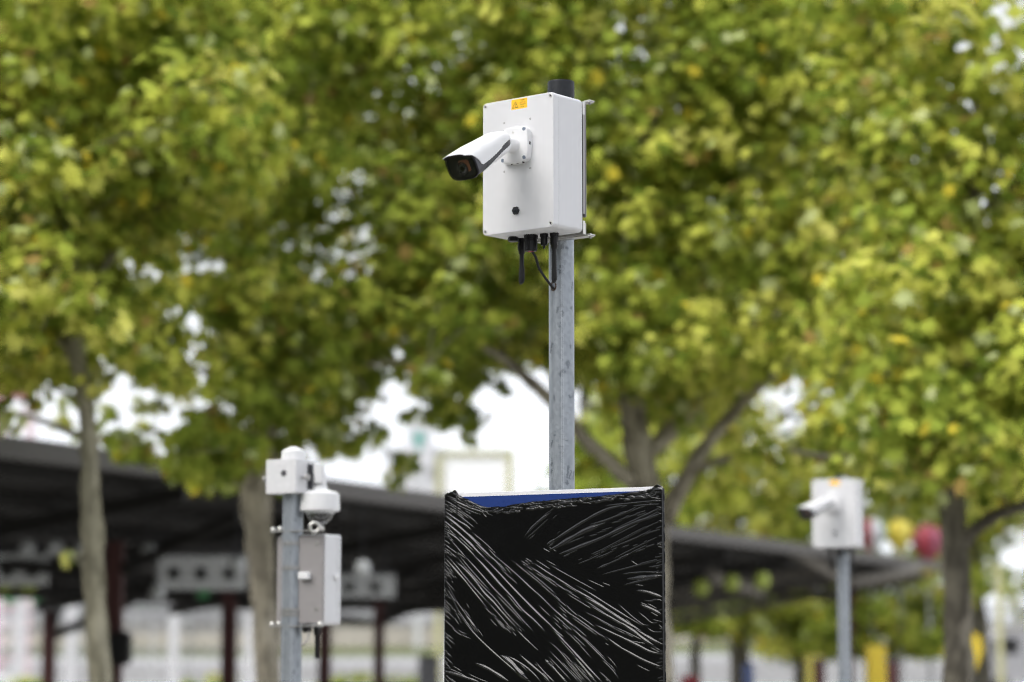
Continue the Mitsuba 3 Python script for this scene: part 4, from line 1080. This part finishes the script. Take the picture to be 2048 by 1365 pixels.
# (zoomed crop, width, points): fold lines of the film
FOLDS = [
    (1, 14, 75, 215, 200, 270, 420, 360, 600, 440, 850, 555), (1, 24, 170, 290, 400, 400, 560, 470, 720, 520, 840, 570), (1, 10, 130, 440, 300, 530, 430, 625), (1, 10, 130, 400, 300, 490, 520, 655),
    (1, 14, 100, 430, 340, 590, 540, 750), (1, 22, 80, 500, 330, 690, 480, 780, 560, 850),
    (1, 32, 80, 590, 300, 760, 500, 930, 700, 1130, 930, 1360), (3, 30, 720, 0, 1040, 310, 1270, 560, 1500, 800, 1740, 1040, 2048, 1330),
    (1, 32, 70, 690, 300, 880, 500, 1060, 640, 1200, 800, 1360), (3, 30, 590, 0, 900, 330, 1100, 560, 1300, 770, 1500, 1010, 1660, 1150, 1860, 1360),
    (1, 22, 70, 870, 220, 940, 400, 1090, 660, 1360), (3, 22, 420, 0, 740, 350, 950, 590, 1250, 900, 1500, 1190, 1660, 1360),
    (1, 18, 130, 960, 300, 1150, 480, 1360), (3, 12, 280, 0, 500, 270, 800, 600, 1000, 800, 1200, 1050, 1510, 1360), (1, 14, 580, 900, 800, 1080, 970, 1240), (1, 18, 870, 1190, 1030, 1360), (3, 22, 850, 0, 980, 100, 1100, 230, 1150, 295),
    (1, 12, 80, 1160, 200, 1260, 320, 1360), (3, 18, 110, 0, 250, 150, 400, 330, 560, 520, 700, 680, 870, 860), (3, 9, 870, 860, 1000, 1000, 1300, 1360), (3, 26, 290, 130, 460, 280, 600, 430, 800, 690, 960, 850, 1060, 970, 1200, 1120, 1400, 1330),
    (3, 24, 60, 30, 160, 130, 330, 330, 420, 430, 600, 650, 860, 970), (3, 22, 960, 0, 1300, 290, 1600, 570, 1800, 750, 2048, 1000), (4, 22, 0, 910, 200, 1090, 440, 1290), (3, 14, 1280, 105, 1500, 290, 1800, 530, 2048, 750), (4, 14, 0, 660, 150, 800, 320, 940),
    (3, 16, 1590, 205, 1800, 340, 2048, 510), (4, 15, 0, 445, 250, 610, 540, 790), (3, 20, 1680, 160, 1850, 270, 2048, 400), (4, 22, 0, 335, 300, 530, 600, 710, 860, 855), (4, 13, 10, 190, 400, 410, 820, 640), (4, 20, 470, 550, 700, 680, 1000, 870, 1300, 1060, 1650, 1265),
    (4, 32, 600, 750, 850, 880, 1100, 1040, 1300, 1170, 1620, 1360), (6, 30, 1120, 0, 1400, 170, 1700, 370, 1960, 510), (4, 20, 700, 900, 1000, 1070, 1250, 1210, 1500, 1360), (6, 30, 1250, 140, 1500, 300, 1650, 420, 1850, 545), (4, 16, 150, 850, 330, 1030, 480, 1130, 800, 1360),
    (6, 16, 380, 0, 700, 220, 1030, 460), (4, 12, 700, 1050, 900, 1160, 1250, 1350), (6, 12, 720, 0, 1050, 190, 1370, 355), (4, 12, 1220, 880, 1400, 1040, 1600, 1200, 1680, 1250, 1760, 1260), (4, 14, 1580, 1020, 1680, 1100, 1850, 1220, 1910, 1210), (4, 26, 1620, 895, 1750, 940, 1980, 1055),
    (4, 28, 1550, 640, 1720, 660, 1850, 700, 2000, 755), (4, 34, 1390, 430, 1600, 410, 1990, 375), (4, 18, 1320, 540, 1600, 470, 1990, 390), (4, 12, 1400, 345, 1700, 310, 1990, 335), (4, 16, 940, 355, 1300, 260, 1650, 170, 1990, 95), (4, 22, 835, 255, 1100, 140, 1400, 10), (2, 20, 1240, 1360, 1410, 1285),
    (4, 16, 510, 165, 700, 90, 900, 0), (2, 16, 780, 1360, 1040, 1270, 1190, 1185), (2, 14, 870, 1360, 1060, 1270), (2, 30, 180, 1285, 600, 1120, 900, 1000, 1200, 860, 1500, 720, 1750, 640, 1990, 565), (2, 34, 0, 1210, 250, 1080, 450, 960, 640, 860, 980, 735),
    (2, 12, 0, 1140, 250, 930, 340, 880), (2, 26, 0, 1080, 300, 890, 600, 700, 850, 560, 1100, 460, 1330, 420), (2, 20, 720, 755, 1000, 680, 1200, 600, 1400, 520, 1550, 440), (2, 14, 1240, 600, 1550, 480, 1800, 390), (2, 20, 1250, 820, 1500, 690, 1980, 455), (2, 20, 240, 1330, 350, 1280),
    (2, 10, 700, 1360, 1000, 1190, 1400, 980, 1800, 770, 1990, 690), (2, 16, 920, 1230, 1250, 1110, 1500, 1010, 1800, 855), (2, 14, 1580, 995, 1700, 930, 1960, 850), (2, 14, 1150, 1360, 1500, 1180, 1900, 990), (2, 10, 1480, 1255, 1690, 1190), (2, 10, 1690, 1165, 1860, 1110), (2, 10, 1290, 1165, 1400, 1125),
    (2, 10, 1290, 655, 1670, 540), (2, 10, 1100, 730, 1280, 690), (2, 10, 840, 910, 1020, 855), (2, 10, 700, 965, 830, 935), (2, 16, 1000, 420, 1400, 380, 1800, 340, 1990, 330), (1, 26, 1510, 970, 1700, 760, 1980, 540), (1, 14, 1550, 1000, 1780, 800, 1920, 670), (1, 12, 1590, 1025, 1690, 940),
    (1, 24, 1900, 1115, 2048, 1020), (1, 18, 1930, 1155, 2048, 1070), (1, 10, 1840, 1180, 1950, 1240), (5, 26, 360, 0, 480, 170, 650, 370, 800, 520, 950, 660, 1200, 880, 1450, 1080, 1620, 1200), (5, 14, 190, 180, 300, 310, 470, 395), (5, 30, 450, 0, 560, 130, 680, 310), (3, 12, 60, 400, 200, 640, 300, 830, 420, 1000, 550, 1190),
    (3, 18, 250, 820, 300, 940, 400, 1090, 600, 1360), (3, 16, 130, 610, 200, 720, 290, 850), (3, 20, 60, 580, 150, 740), (5, 36, 650, 870, 850, 950, 1000, 1040, 1220, 1180), (5, 46, 1090, 735, 1250, 840, 1400, 1000, 1560, 1150), (5, 24, 1180, 730, 1400, 840, 1560, 950, 1700, 1080, 1800, 1200),
    (5, 28, 1425, 705, 1600, 870, 1900, 1130, 1960, 1200), (5, 20, 1700, 830, 1850, 1010, 2040, 1200), (5, 26, 1870, 790, 2048, 990), (6, 26, 0, 870, 150, 1040, 300, 1200), (6, 16, 0, 650, 300, 960, 520, 1200), (5, 14, 960, 30, 1080, 180, 1200, 290), (5, 20, 1370, 265, 1500, 400, 1690, 575),
    (5, 14, 500, 1045, 650, 1120, 860, 1200), (5, 26, 40, 1000, 220, 1040, 450, 1110, 700, 1200), (5, 12, 100, 940, 350, 1040, 520, 1140), (5, 16, 100, 1070, 250, 1200), (6, 22, 0, 170, 100, 280, 240, 395), (6, 28, 0, 210, 300, 520, 600, 850, 850, 1120, 930, 1200), (6, 14, 80, 0, 390, 280), (6, 14, 160, 0, 430, 220),
    (6, 20, 360, 210, 600, 430, 800, 630, 1000, 830, 1090, 920), (6, 12, 410, 180, 650, 385), (6, 10, 270, 285, 560, 555), (6, 28, 820, 185, 1100, 320, 1300, 410, 1600, 560, 1800, 660, 1980, 700), (6, 14, 1450, 470, 1690, 515), (6, 24, 1005, 395, 1200, 540, 1450, 690, 1700, 820, 1990, 930), (6, 14, 930, 810, 1100, 970, 1220, 1125),
    (6, 28, 420, 715, 560, 890, 700, 1060, 830, 1200), (6, 20, 400, 830, 550, 1010, 720, 1200), (6, 14, 880, 1010, 1090, 1200), (6, 18, 0, 490, 150, 620, 350, 860, 650, 1200), (6, 14, 1735, 230, 1870, 305, 1990, 310), (4, 12, 1450, 110, 1570, 190), (3, 12, 1450, 110, 1570, 190), (3, 12, 1530, 65, 1640, 130), (3, 12, 1130, 295, 1290, 445),
    (3, 10, 800, 940, 950, 1080), (3, 12, 970, 1110, 1200, 1350), (3, 10, 1770, 910, 1960, 1090), (3, 12, 150, 280, 260, 410), (3, 14, 70, 230, 210, 430), (3, 12, 60, 100, 190, 230), (3, 12, 250, 970, 290, 1030), (3, 10, 260, 1120, 340, 1240), (4, 12, 680, 450, 960, 575), (4, 10, 940, 500, 1070, 550), (4, 12, 580, 870, 720, 950),
    (1, 14, 80, 320, 260, 420, 400, 520), (1, 14, 70, 770, 180, 850, 260, 940), (1, 12, 70, 1020, 180, 1100), (1, 16, 70, 1090, 350, 1300), (2, 20, 1780, 340, 1990, 330), (2, 14, 1830, 180, 1990, 180), (2, 14, 1620, 260, 1850, 280, 1990, 300), (4, 16, 1690, 815, 1800, 825, 1880, 800, 2000, 820), (4, 14, 1770, 215, 1900, 205, 2000, 180)]
TOP = [(888, 991), (893, 987.5), (903, 984.5), (909, 983), (913, 981.5), (917, 990), (925, 994), (934, 998), (944, 1003), (956, 1009), (966, 1013), (976, 1015), (990, 1014), (1012, 1013.5), (1024, 1010), (1045, 1007), (1070, 1003.5), (1100, 1001), (1150, 996.5), (1200, 993),
       (1240, 988), (1270, 984), (1295, 980.5), (1308, 976), (1317, 970.5), (1322, 973), (1326.5, 978)]
tops = np.array([on_sign(x, y) for x, y in TOP])
STEP = .00082
zbot = ZT - .60
na = int((aR - aL) / STEP)
A = np.linspace(aL, aR, na)
topz = np.interp(A, tops[:, 0], tops[:, 1]) + (meshkit.fbm(np.column_stack([A * 420, A * 0, A * 0]), 3) - .5) * .0035
nz = int((ZT - zbot) / STEP)
V = np.linspace(0, 1, nz)
GZ = topz[None] * (1 - V[:, None]) + zbot * V[:, None]
GA = np.broadcast_to(A, GZ.shape)
Hh = np.zeros(GZ.shape)
zi = np.linspace(ZT + .01, zbot, nz)
frng = np.random.default_rng(5)


MM = 1.18e-3 / K


def add_fold(pts, w, h=1.0):
    """a ridge of given width along a polyline on the film (sheet coordinates)"""
    pts = np.asarray(pts)
    n = max(8, int(np.linalg.norm(np.diff(pts, axis=0), axis=1).sum() / .004))
    c = spline(pts, n) if len(pts) > 2 else pts[0] + np.linspace(0, 1, n)[:, None] * (pts[1] - pts[0])
    nv = np.gradient(c, axis=0)
    nv = np.column_stack([-nv[:, 1], nv[:, 0]]) / (np.linalg.norm(nv, axis=1, keepdims=True) + 1e-12)
    c = c + nv * (meshkit.noise(np.column_stack([np.arange(n) * .09, np.full(n, frng.random() * 90), np.zeros(n)])) - .5)[:, None] * w * .2
    k = np.linspace(0, 1, n)
    taper = np.clip(np.minimum(k, 1 - k) / .22, 0, 1) ** .8
    wob = .65 + .7 * meshkit.noise(np.column_stack([k * (4 + n * .06), np.full(n, frng.random() * 50), np.zeros(n)]))
    sig = np.maximum(w * (.28 + .15 * min(max((w / MM - 14) / 20, 0), 1)) * (.55 + .45 * taper) * wob, .00062)
    x0, x1 = c[:, 0].min() - 4 * w, c[:, 0].max() + 4 * w
    i0, i1 = np.searchsorted(A, [x0, x1])
    for i in range(n - 1):
        xa, xb = sorted((c[i, 0], c[i + 1, 0]))
        j0, j1 = max(np.searchsorted(A, xa - 3.2 * sig[i]), 0), min(np.searchsorted(A, xb + 3.2 * sig[i]) + 1, na)
        if j1 <= j0:
            continue
        za, zb_ = sorted((c[i, 1], c[i + 1, 1]))
        jm = (j0 + j1) // 2
        tz = topz[min(jm, na - 1)]
        v0, v1 = ((tz - (zb_ + 3.2 * sig[i])) / (tz - zbot), (tz - (za - 3.2 * sig[i])) / (tz - zbot))
        r0, r1 = int(max(v0 * (nz - 1) - 1, 0)), int(min(v1 * (nz - 1) + 2, nz))
        if r1 <= r0:
            continue
        X, Z = GA[r0:r1, j0:j1], GZ[r0:r1, j0:j1]
        e = c[i + 1] - c[i]
        t = np.clip(((X - c[i, 0]) * e[0] + (Z - c[i, 1]) * e[1]) / (e @ e + 1e-15), 0, 1)
        d2 = (X - c[i, 0] - t * e[0]) ** 2 + (Z - c[i, 1] - t * e[1]) ** 2
        hgt = h * sig[i] * (.35 + .65 * taper[i]) * 1.3
        Hh[r0:r1, j0:j1] = np.maximum(Hh[r0:r1, j0:j1], hgt * np.exp(-.5 * d2 / sig[i] ** 2))


lines = []
for fo in FOLDS:
    ox, oy = OFF[fo[0]]
    q = np.array(fo[2:], float).reshape(-1, 2) / K + [ox, oy]
    s_pts = np.array([on_sign(x, y) for x, y in q])
    lines.append(s_pts)
    add_fold(s_pts, fo[1] * MM)
# fine long creases that run alongside the main ones
for k in range(170):
    l = lines[frng.integers(len(lines))]
    if np.linalg.norm(l[-1] - l[0]) < .05:
        continue
    l = spline(l, 14) if len(l) > 2 else l[0] + np.linspace(0, 1, 14)[:, None] * (l[1] - l[0])
    i0 = frng.integers(0, 9)
    q = l[i0:i0 + frng.integers(4, 12)]
    d = (l[-1] - l[0]) / np.linalg.norm(l[-1] - l[0])
    add_fold(q + np.array([-d[1], d[0]]) * frng.normal(0, .0075) + d * frng.normal(0, .02), frng.uniform(6, 11) * MM, .9)
# fine secondary folds that follow their neighbours, and short crimps along both edges
for k in range(90):
    l = lines[frng.integers(len(lines))]
    f0 = frng.random()
    seg = l[0] + (l[-1] - l[0]) * f0
    ln = frng.uniform(.006, .035)
    d = (l[-1] - l[0]) / (np.linalg.norm(l[-1] - l[0]) + 1e-9)
    o = np.array([-d[1], d[0]]) * frng.normal(0, .012)
    add_fold([seg + o, seg + o + d * ln], frng.uniform(6, 12) * MM, .8)
for k in range(85):
    z = ZT - frng.random() ** .8 * .5
    if frng.random() < .6:
        ln, sl = frng.uniform(.006, .04), frng.uniform(.5, 1.0)
        add_fold([[aL, z], [aL + ln, z - ln * sl]], frng.uniform(7, 16) * MM, .8)
    else:
        ln, sl = frng.uniform(.005, .022), frng.uniform(-.35, .4)
        add_fold([[aR, z], [aR - ln, z - ln * sl]], frng.uniform(7, 16) * MM, .8)
# the bunched, crumpled hem along the top
for k in range(95):
    a0 = frng.uniform(aL + .003, aR - .02)
    ln = frng.uniform(.006, .045)
    dd = frng.random() ** .8 * np.interp(a0, [aL, aL + .05, aL + .2, aL + .35, aR], [.006, .016, .019, .019, .014])
    aa = np.linspace(a0, min(a0 + ln, aR - .001), 5)
    zz = np.interp(aa, tops[:, 0], tops[:, 1]) - dd - frng.normal(0, .0016, 5).cumsum() - .0005
    add_fold(np.column_stack([aa, zz]), frng.uniform(10, 28) * MM, 1.3)
depth = topz[None] - GZ
hemw = np.interp(A, [aL, aL + .05, aL + .14, aL + .2, aL + .35, aL + .5, aR], [.004, .010, .012, .014, .015, .012, .010])[None]
hem = np.exp(-.5 * ((depth - hemw * .5) / (hemw * .42)) ** 2)
stretch = np.stack([GA * 120, GZ * 420 + GA * 60, np.zeros(GA.shape)], -1)
cr = np.abs(meshkit.fbm(stretch, 3, 3) - .5) * 2
Hh += hem * (.0006 + .0004 * (1 - cr) ** 2)
fine = np.abs(meshkit.fbm(np.stack([GA * 260, GZ * 320, np.zeros(GA.shape)], -1), 3, 8) - .5)
Hh += np.exp(-depth / .008) * (1 - fine * 2) ** 3 * .0005
soft = meshkit.fbm(np.stack([GA * 14, GZ * 14, np.zeros(GA.shape)], -1), 3, 21)
Hh += (soft - .5) * .0012
crk = np.abs(meshkit.fbm(np.stack([GA * 130 + GZ * 60, GZ * 130, np.zeros(GA.shape)], -1), 2, 30) - .5)
patchy = meshkit.noise(np.stack([GA * 9, GZ * 9, np.zeros(GA.shape)], -1), 31)
Hh += np.clip(patchy - .62, 0, 1) * np.clip(.10 - crk, 0, 1) * .004
edge = np.clip(np.minimum(GA - aL, aR - GA) / .004, 0, 1)
Yf = -.0015 - Hh * (.4 + .6 * edge) + (1 - np.sqrt(np.clip(1 - (1 - edge) ** 2, 0, 1))) * .004


def grid_mesh(X, Y, Z):
    h, w = X.shape
    i, j = np.meshgrid(np.arange(h - 1), np.arange(w - 1), indexing='ij')
    a = i * w + j
    return np.stack([X, Y, Z], -1).reshape(-1, 3), np.vstack([np.stack([a, a + w, a + w + 1], -1).reshape(-1, 3), np.stack([a, a + w + 1, a + 1], -1).reshape(-1, 3)])


wrap = thing('plastic_film', 'shiny black plastic film wrapped tightly round the sign, creased in diagonal folds', 'plastic film')
# widen with side returns and a back sheet
side_cols = np.linspace(0, 1, 14)[1:]
def side(colx, sgnx):
    xs = colx + sgnx * .0022 * np.sin(side_cols * math.pi)[None] * (0.5 + meshkit.noise(np.stack([GZ[:, 0] * 140, GZ[:, 0] * 0, GZ[:, 0] * 0], -1)))[:, None]
    ys = .0024 + side_cols[None] * .0045 + 0 * xs
    zc = (GZ[:, :1] if sgnx < 0 else GZ[:, -1:]) + 0 * xs
    return xs, ys, zc
lx_, ly_, lz_ = side(aL, -1)
rx_, ry_, rz_ = side(aR, 1)
GX_ = np.hstack([lx_[:, ::-1], GA, rx_])
GY_ = np.hstack([ly_[:, ::-1], Yf, ry_])
GZ_ = np.hstack([lz_[:, ::-1], GZ, rz_])
v, f = grid_mesh(GX_, GY_, GZ_)
part('front_sheet', mesh(v, f), 'm_film', wrap, SMX, True)
bk = bx(aL, aR, .0071, .0075, zbot, min(zL, zR) - .03)
part('back_sheet', bk, 'm_film', wrap, SMX, False)
# torn scraps standing up at the two upper corners
for (pts, nm) in ((((905, 985), (910, 981), (913, 981), (917, 991), (911, 990)), 'scrap'), (((1303, 979), (1312, 972), (1317, 969.5), (1324, 974), (1327, 980), (1315, 980)), 'scrap')):
    r2 = np.array([on_sign(x, y) for x, y in pts])
    ringf = np.column_stack([r2[:, 0], np.full(len(r2), -.004) + .002 * np.cos(np.arange(len(r2)) * 2.1), r2[:, 1]])
    part(nm, loft([ringf, ringf + [0, .003, 0]]), 'm_film', wrap, SMX, False)

# ------------------------------------------------------------------ second pole: seen from behind, dome camera and cabinet
Y2 = 7.9
P2 = at(585, 1100, Y2)
r2p = 20.5 / F * Y2
S2 = lambda px: px / F * Y2 * 1.01
p2 = thing('steel_pole', 'galvanised steel pole with white pointed cap carrying the dome camera at left', 'pole', None)
zt2 = at(586, 985, Y2)[2]
part('shaft', moved(lathe([(r2p, 0)] + [(r2p, z) for z in np.linspace(.5, zt2 + .10, 6)], 72), P2[0], P2[1], 0), 'm_galv', p2, None, 40)
zc0, zc1, zc2 = at(586, 922, Y2)[2], at(586, 904.5, Y2)[2], at(586, 893.5, Y2)[2]
part('cap', moved(lathe([(r2p * 1.16, zc0 - .03), (r2p * 1.16, zc1), (r2p * 1.08, zc1 + .004), (.012, zc2 - .002), (.001, zc2)], 48), P2[0], P2[1], 0), 'm_shell', p2, None, 35)
part('base_flange', moved(trimesh.creation.box((.26, .26, .012)), P2[0], P2[1], .007), 'm_galv', p2, None, False)
for yy in (1088, 1137, 1221, 1230):
    z = at(585, yy, Y2)[2]
    part('strap', moved(lathe([(r2p + .0005, z - .006), (r2p + .0025, z - .005), (r2p + .0025, z + .005), (r2p + .0005, z + .006)], 48), P2[0], P2[1], 0), 'm_steel_dull', p2, None, 35)
# pole-top junction box turned about 34 degrees
jb = thing('junction_box', 'white square junction box clamped round the top of the left pole', 'junction box')
jy = math.radians(-33)
ju, jn = np.array([math.cos(jy), math.sin(jy) * 1, 0]), None
jw = .125
z0j, z1j = at(586, 989, Y2)[2], at(586, 921, Y2)[2]
# front left face 64 px wide and right face 44 px wide
th = math.atan2(44, 64)
ju = np.array([math.cos(th), -math.sin(th), 0])
jv = np.array([math.sin(th), math.cos(th), 0])
JM = frame(np.array([P2[0], P2[1], z0j]), ju, jv, [0, 0, 1])
hw = .5 * math.hypot(64, 44) / F * Y2
jm = slab(2 * hw, z1j - z0j, -hw, hw, .004, .002)
part('housing', moved(jm, 0, 0, (z1j - z0j) / 2), 'm_white', jb, JM, 35)
part('cable_hole', moved(lathe([(.0105, -.001), (.0105, .001), (.0085, .0015), (.0001, .0012)], 20, 'y'), .012, -hw, (z1j - z0j) * .58), 'm_hole', jb, JM)
for dx in (-.028, .028):
    for dz in (.16, .86):
        part('blank_cap', moved(lathe([(.0095, -.001), (.0095, .0008), (.0085, .0012), (.0001, .0012)], 18, 'y'), dx * .55 + .004, -hw, (z1j - z0j) * dz), 'm_white_grain', jb, JM)
for sx in (-1, 1):
    bm = lathe([(.004, -.014), (.004, .014), (.011, .0145), (.011, .022), (.001, .0225)], 8)
    bm.apply_transform(trimesh.transformations.rotation_matrix(math.pi / 2 * sx, [0, 1, 0]))
    part('clamp_bolt', moved(bm, sx * (hw + .006), -hw * .55, (z1j - z0j) * .45), 'm_steel_dull', jb, JM)
    part('clamp_bolt', moved(bm, sx * (hw + .006), hw * .45, (z1j - z0j) * .45), 'm_steel_dull', jb, JM)
part('slot', bx(hw - .0005, hw + .001, -.006, .020, .014, (z1j - z0j) - .014), 'm_hole', jb, JM, False)
# dome camera hanging on a short arm to the right
dc = thing('dome_camera', 'white dome security camera hanging right of the left pole top', 'dome camera')
dx_, dY = at(640, 1040, Y2 - .02), Y2 - .02
z_top, z_mid, z_bot, z_dome = at(640, 982, dY)[2], at(640, 991, dY)[2], at(640, 1022, dY)[2], at(640, 1049, dY)[2]
Rd = 40 / F * dY
prof = [(.022, z_top + .014), (.026, z_top + .004), (Rd * .58, z_top), (Rd * .84, z_top - .004), (Rd * .95, z_mid + .004), (Rd * .97, z_mid - .004), (Rd, z_bot + .008), (Rd * .98, z_bot), (Rd * .80, z_bot - .003), (Rd * .78, z_bot)]
part('housing', moved(lathe(prof[::-1], 48), dx_[0], dY, 0), 'm_shell', dc, None, 35)
dr_ = Rd * .66
part('dome', moved(lathe([(dr_ * math.cos(t), z_bot - .002 - (z_bot - z_dome) * math.sin(t)) for t in np.linspace(0, 1.55, 14)], 40), dx_[0], dY, 0), 'm_clear', dc, None, True)
part('lens_module', moved(lathe([(.022, z_bot - .001), (.03, z_bot - .008), (.024, z_bot - .018), (.01, z_bot - .024), (.001, z_bot - .025)], 24), dx_[0], dY, 0), 'm_black', dc, None, 35)
part('ring', moved(lathe([(dr_ + .006, z_bot - .004), (dr_ + .004, z_bot - .0085), (dr_, z_bot - .009), (dr_ - .001, z_bot - .0035)], 40), dx_[0], dY, 0), 'm_panel_white', dc, None, 35)
arm_c = at(636, 938, dY)
part('arm', tube(spline([at(628, 946, Y2), at(640, 946, dY), at(643, 962, dY), at(642, 978, dY)], 20), [.016] * 20, 16), 'm_shell', dc, None, 60)
part('arm_plate', bx(at(630, 950, dY)[0], at(648, 950, dY)[0], dY - .03, dY + .03, at(640, 968, dY)[2], at(640, 928, dY)[2], .004), 'm_shell', dc, None, False)
# cabinet seen from behind
cbx = thing('equipment_box', 'white equipment box on the left pole seen from behind with grey back plate', 'equipment box', None)
ct_, Yc2 = math.radians(30), 7.83
CC = at(648, 1068, Yc2)                          # right upper edge of the back plate
cu, cn = np.array([math.cos(ct_), -math.sin(ct_), 0]), np.array([math.sin(ct_), math.cos(ct_), 0])
CMX = frame(CC, cu, cn, [0, 0, 1])
hC = (1246 - 1067) / F * Yc2 * 1.01
wC, dC = .178, .074
part('housing', moved(slab(wC, hC, .006, dC, .010, .003), -wC / 2 + .002, 0, -hC / 2), 'm_white_grain', cbx, CMX, 40)
part('back_plate', bx(-wC, -.002, 0, .0058, -hC + .006, -.006, .001), 'm_cabinet_back', cbx, CMX, False)
part('lid', moved(slab(wC + .001, hC + .001, dC + .0005, dC + .02, .010, .003), -wC / 2 + .002, 0, -hC / 2), 'm_white', cbx, CMX, 40)
part('side_knob', moved(trimesh.creation.icosphere(2, .012), .004, dC * .82, -hC * .47), 'm_shell', cbx, CMX, True)
part('seal_block', bx(-.085, -.045, -.02, -.0005, -hC * .50, -hC * .42, .003), 'm_shell', cbx, CMX, False)
for sx in (-.026, -wC + .026):
    for sz in (-.03, -hC + .05):
        part('rivet', moved(lathe([(.008, -.001), (.008, .0008), (.006, .0012), (.0001, .0012)], 16, 'y'), sx, 0, sz), 'm_steel_dull', cbx, CMX)
for zq in (.012, -hC - .002):
    k = part('mounting_rail', bx(-wC - .012, .004, -.024, -.001, zq - .004, zq, .001), 'm_steel_dull', cbx, CMX, False)
    for sx in (-wC - .006, -.002):
        part('bolt', moved(trimesh.creation.icosphere(2, .0095), sx, -.013, zq + .004), 'm_steel', k, CMX, True)
    part('bolt', moved(trimesh.creation.icosphere(2, .0095), -wC + .02, -.013, zq + .006), 'm_steel', k, CMX, True)
pe = at(629, 1055, Yc2 - .03)
part('lifting_eye', tube([[pe[0] + .0145 * math.cos(t), pe[1], pe[2] + .0145 * math.sin(t)] for t in np.linspace(0, 2 * math.pi, 32)], .0052, 10, False), 'm_steel', cbx, None, True)
ge = at(614, 1252, Yc2 + .03)
part('cable_gland', moved(lathe([(.008, -.022), (.014, -.018), (.016, -.004), (.016, .004)], 12), *ge), 'm_black', cbx, None, 25)
ga = at(634, 1252, Yc2 + .05)
part('antenna', cat(moved(lathe([(.008, -.03), (.011, -.02), (.012, .004)], 12), *ga), moved(slab(.0125, .085, -.004, .004, .003, .001), ga[0], ga[1], ga[2] - .06)), 'm_black', cbx, None, 25)
gc2 = thing('grey_cable', 'thin grey cable hanging under the left box towards its pole', 'cable')
scene[gc2] = mikit.ply(tube(spline([at(617, 1262, Yc2 + .02), at(616, 1276, Yc2), at(610, 1286, Yc2 - .02), at(602, 1293, Yc2)], 24), .0028, 8), 'm_cabinet_back', smooth=60)
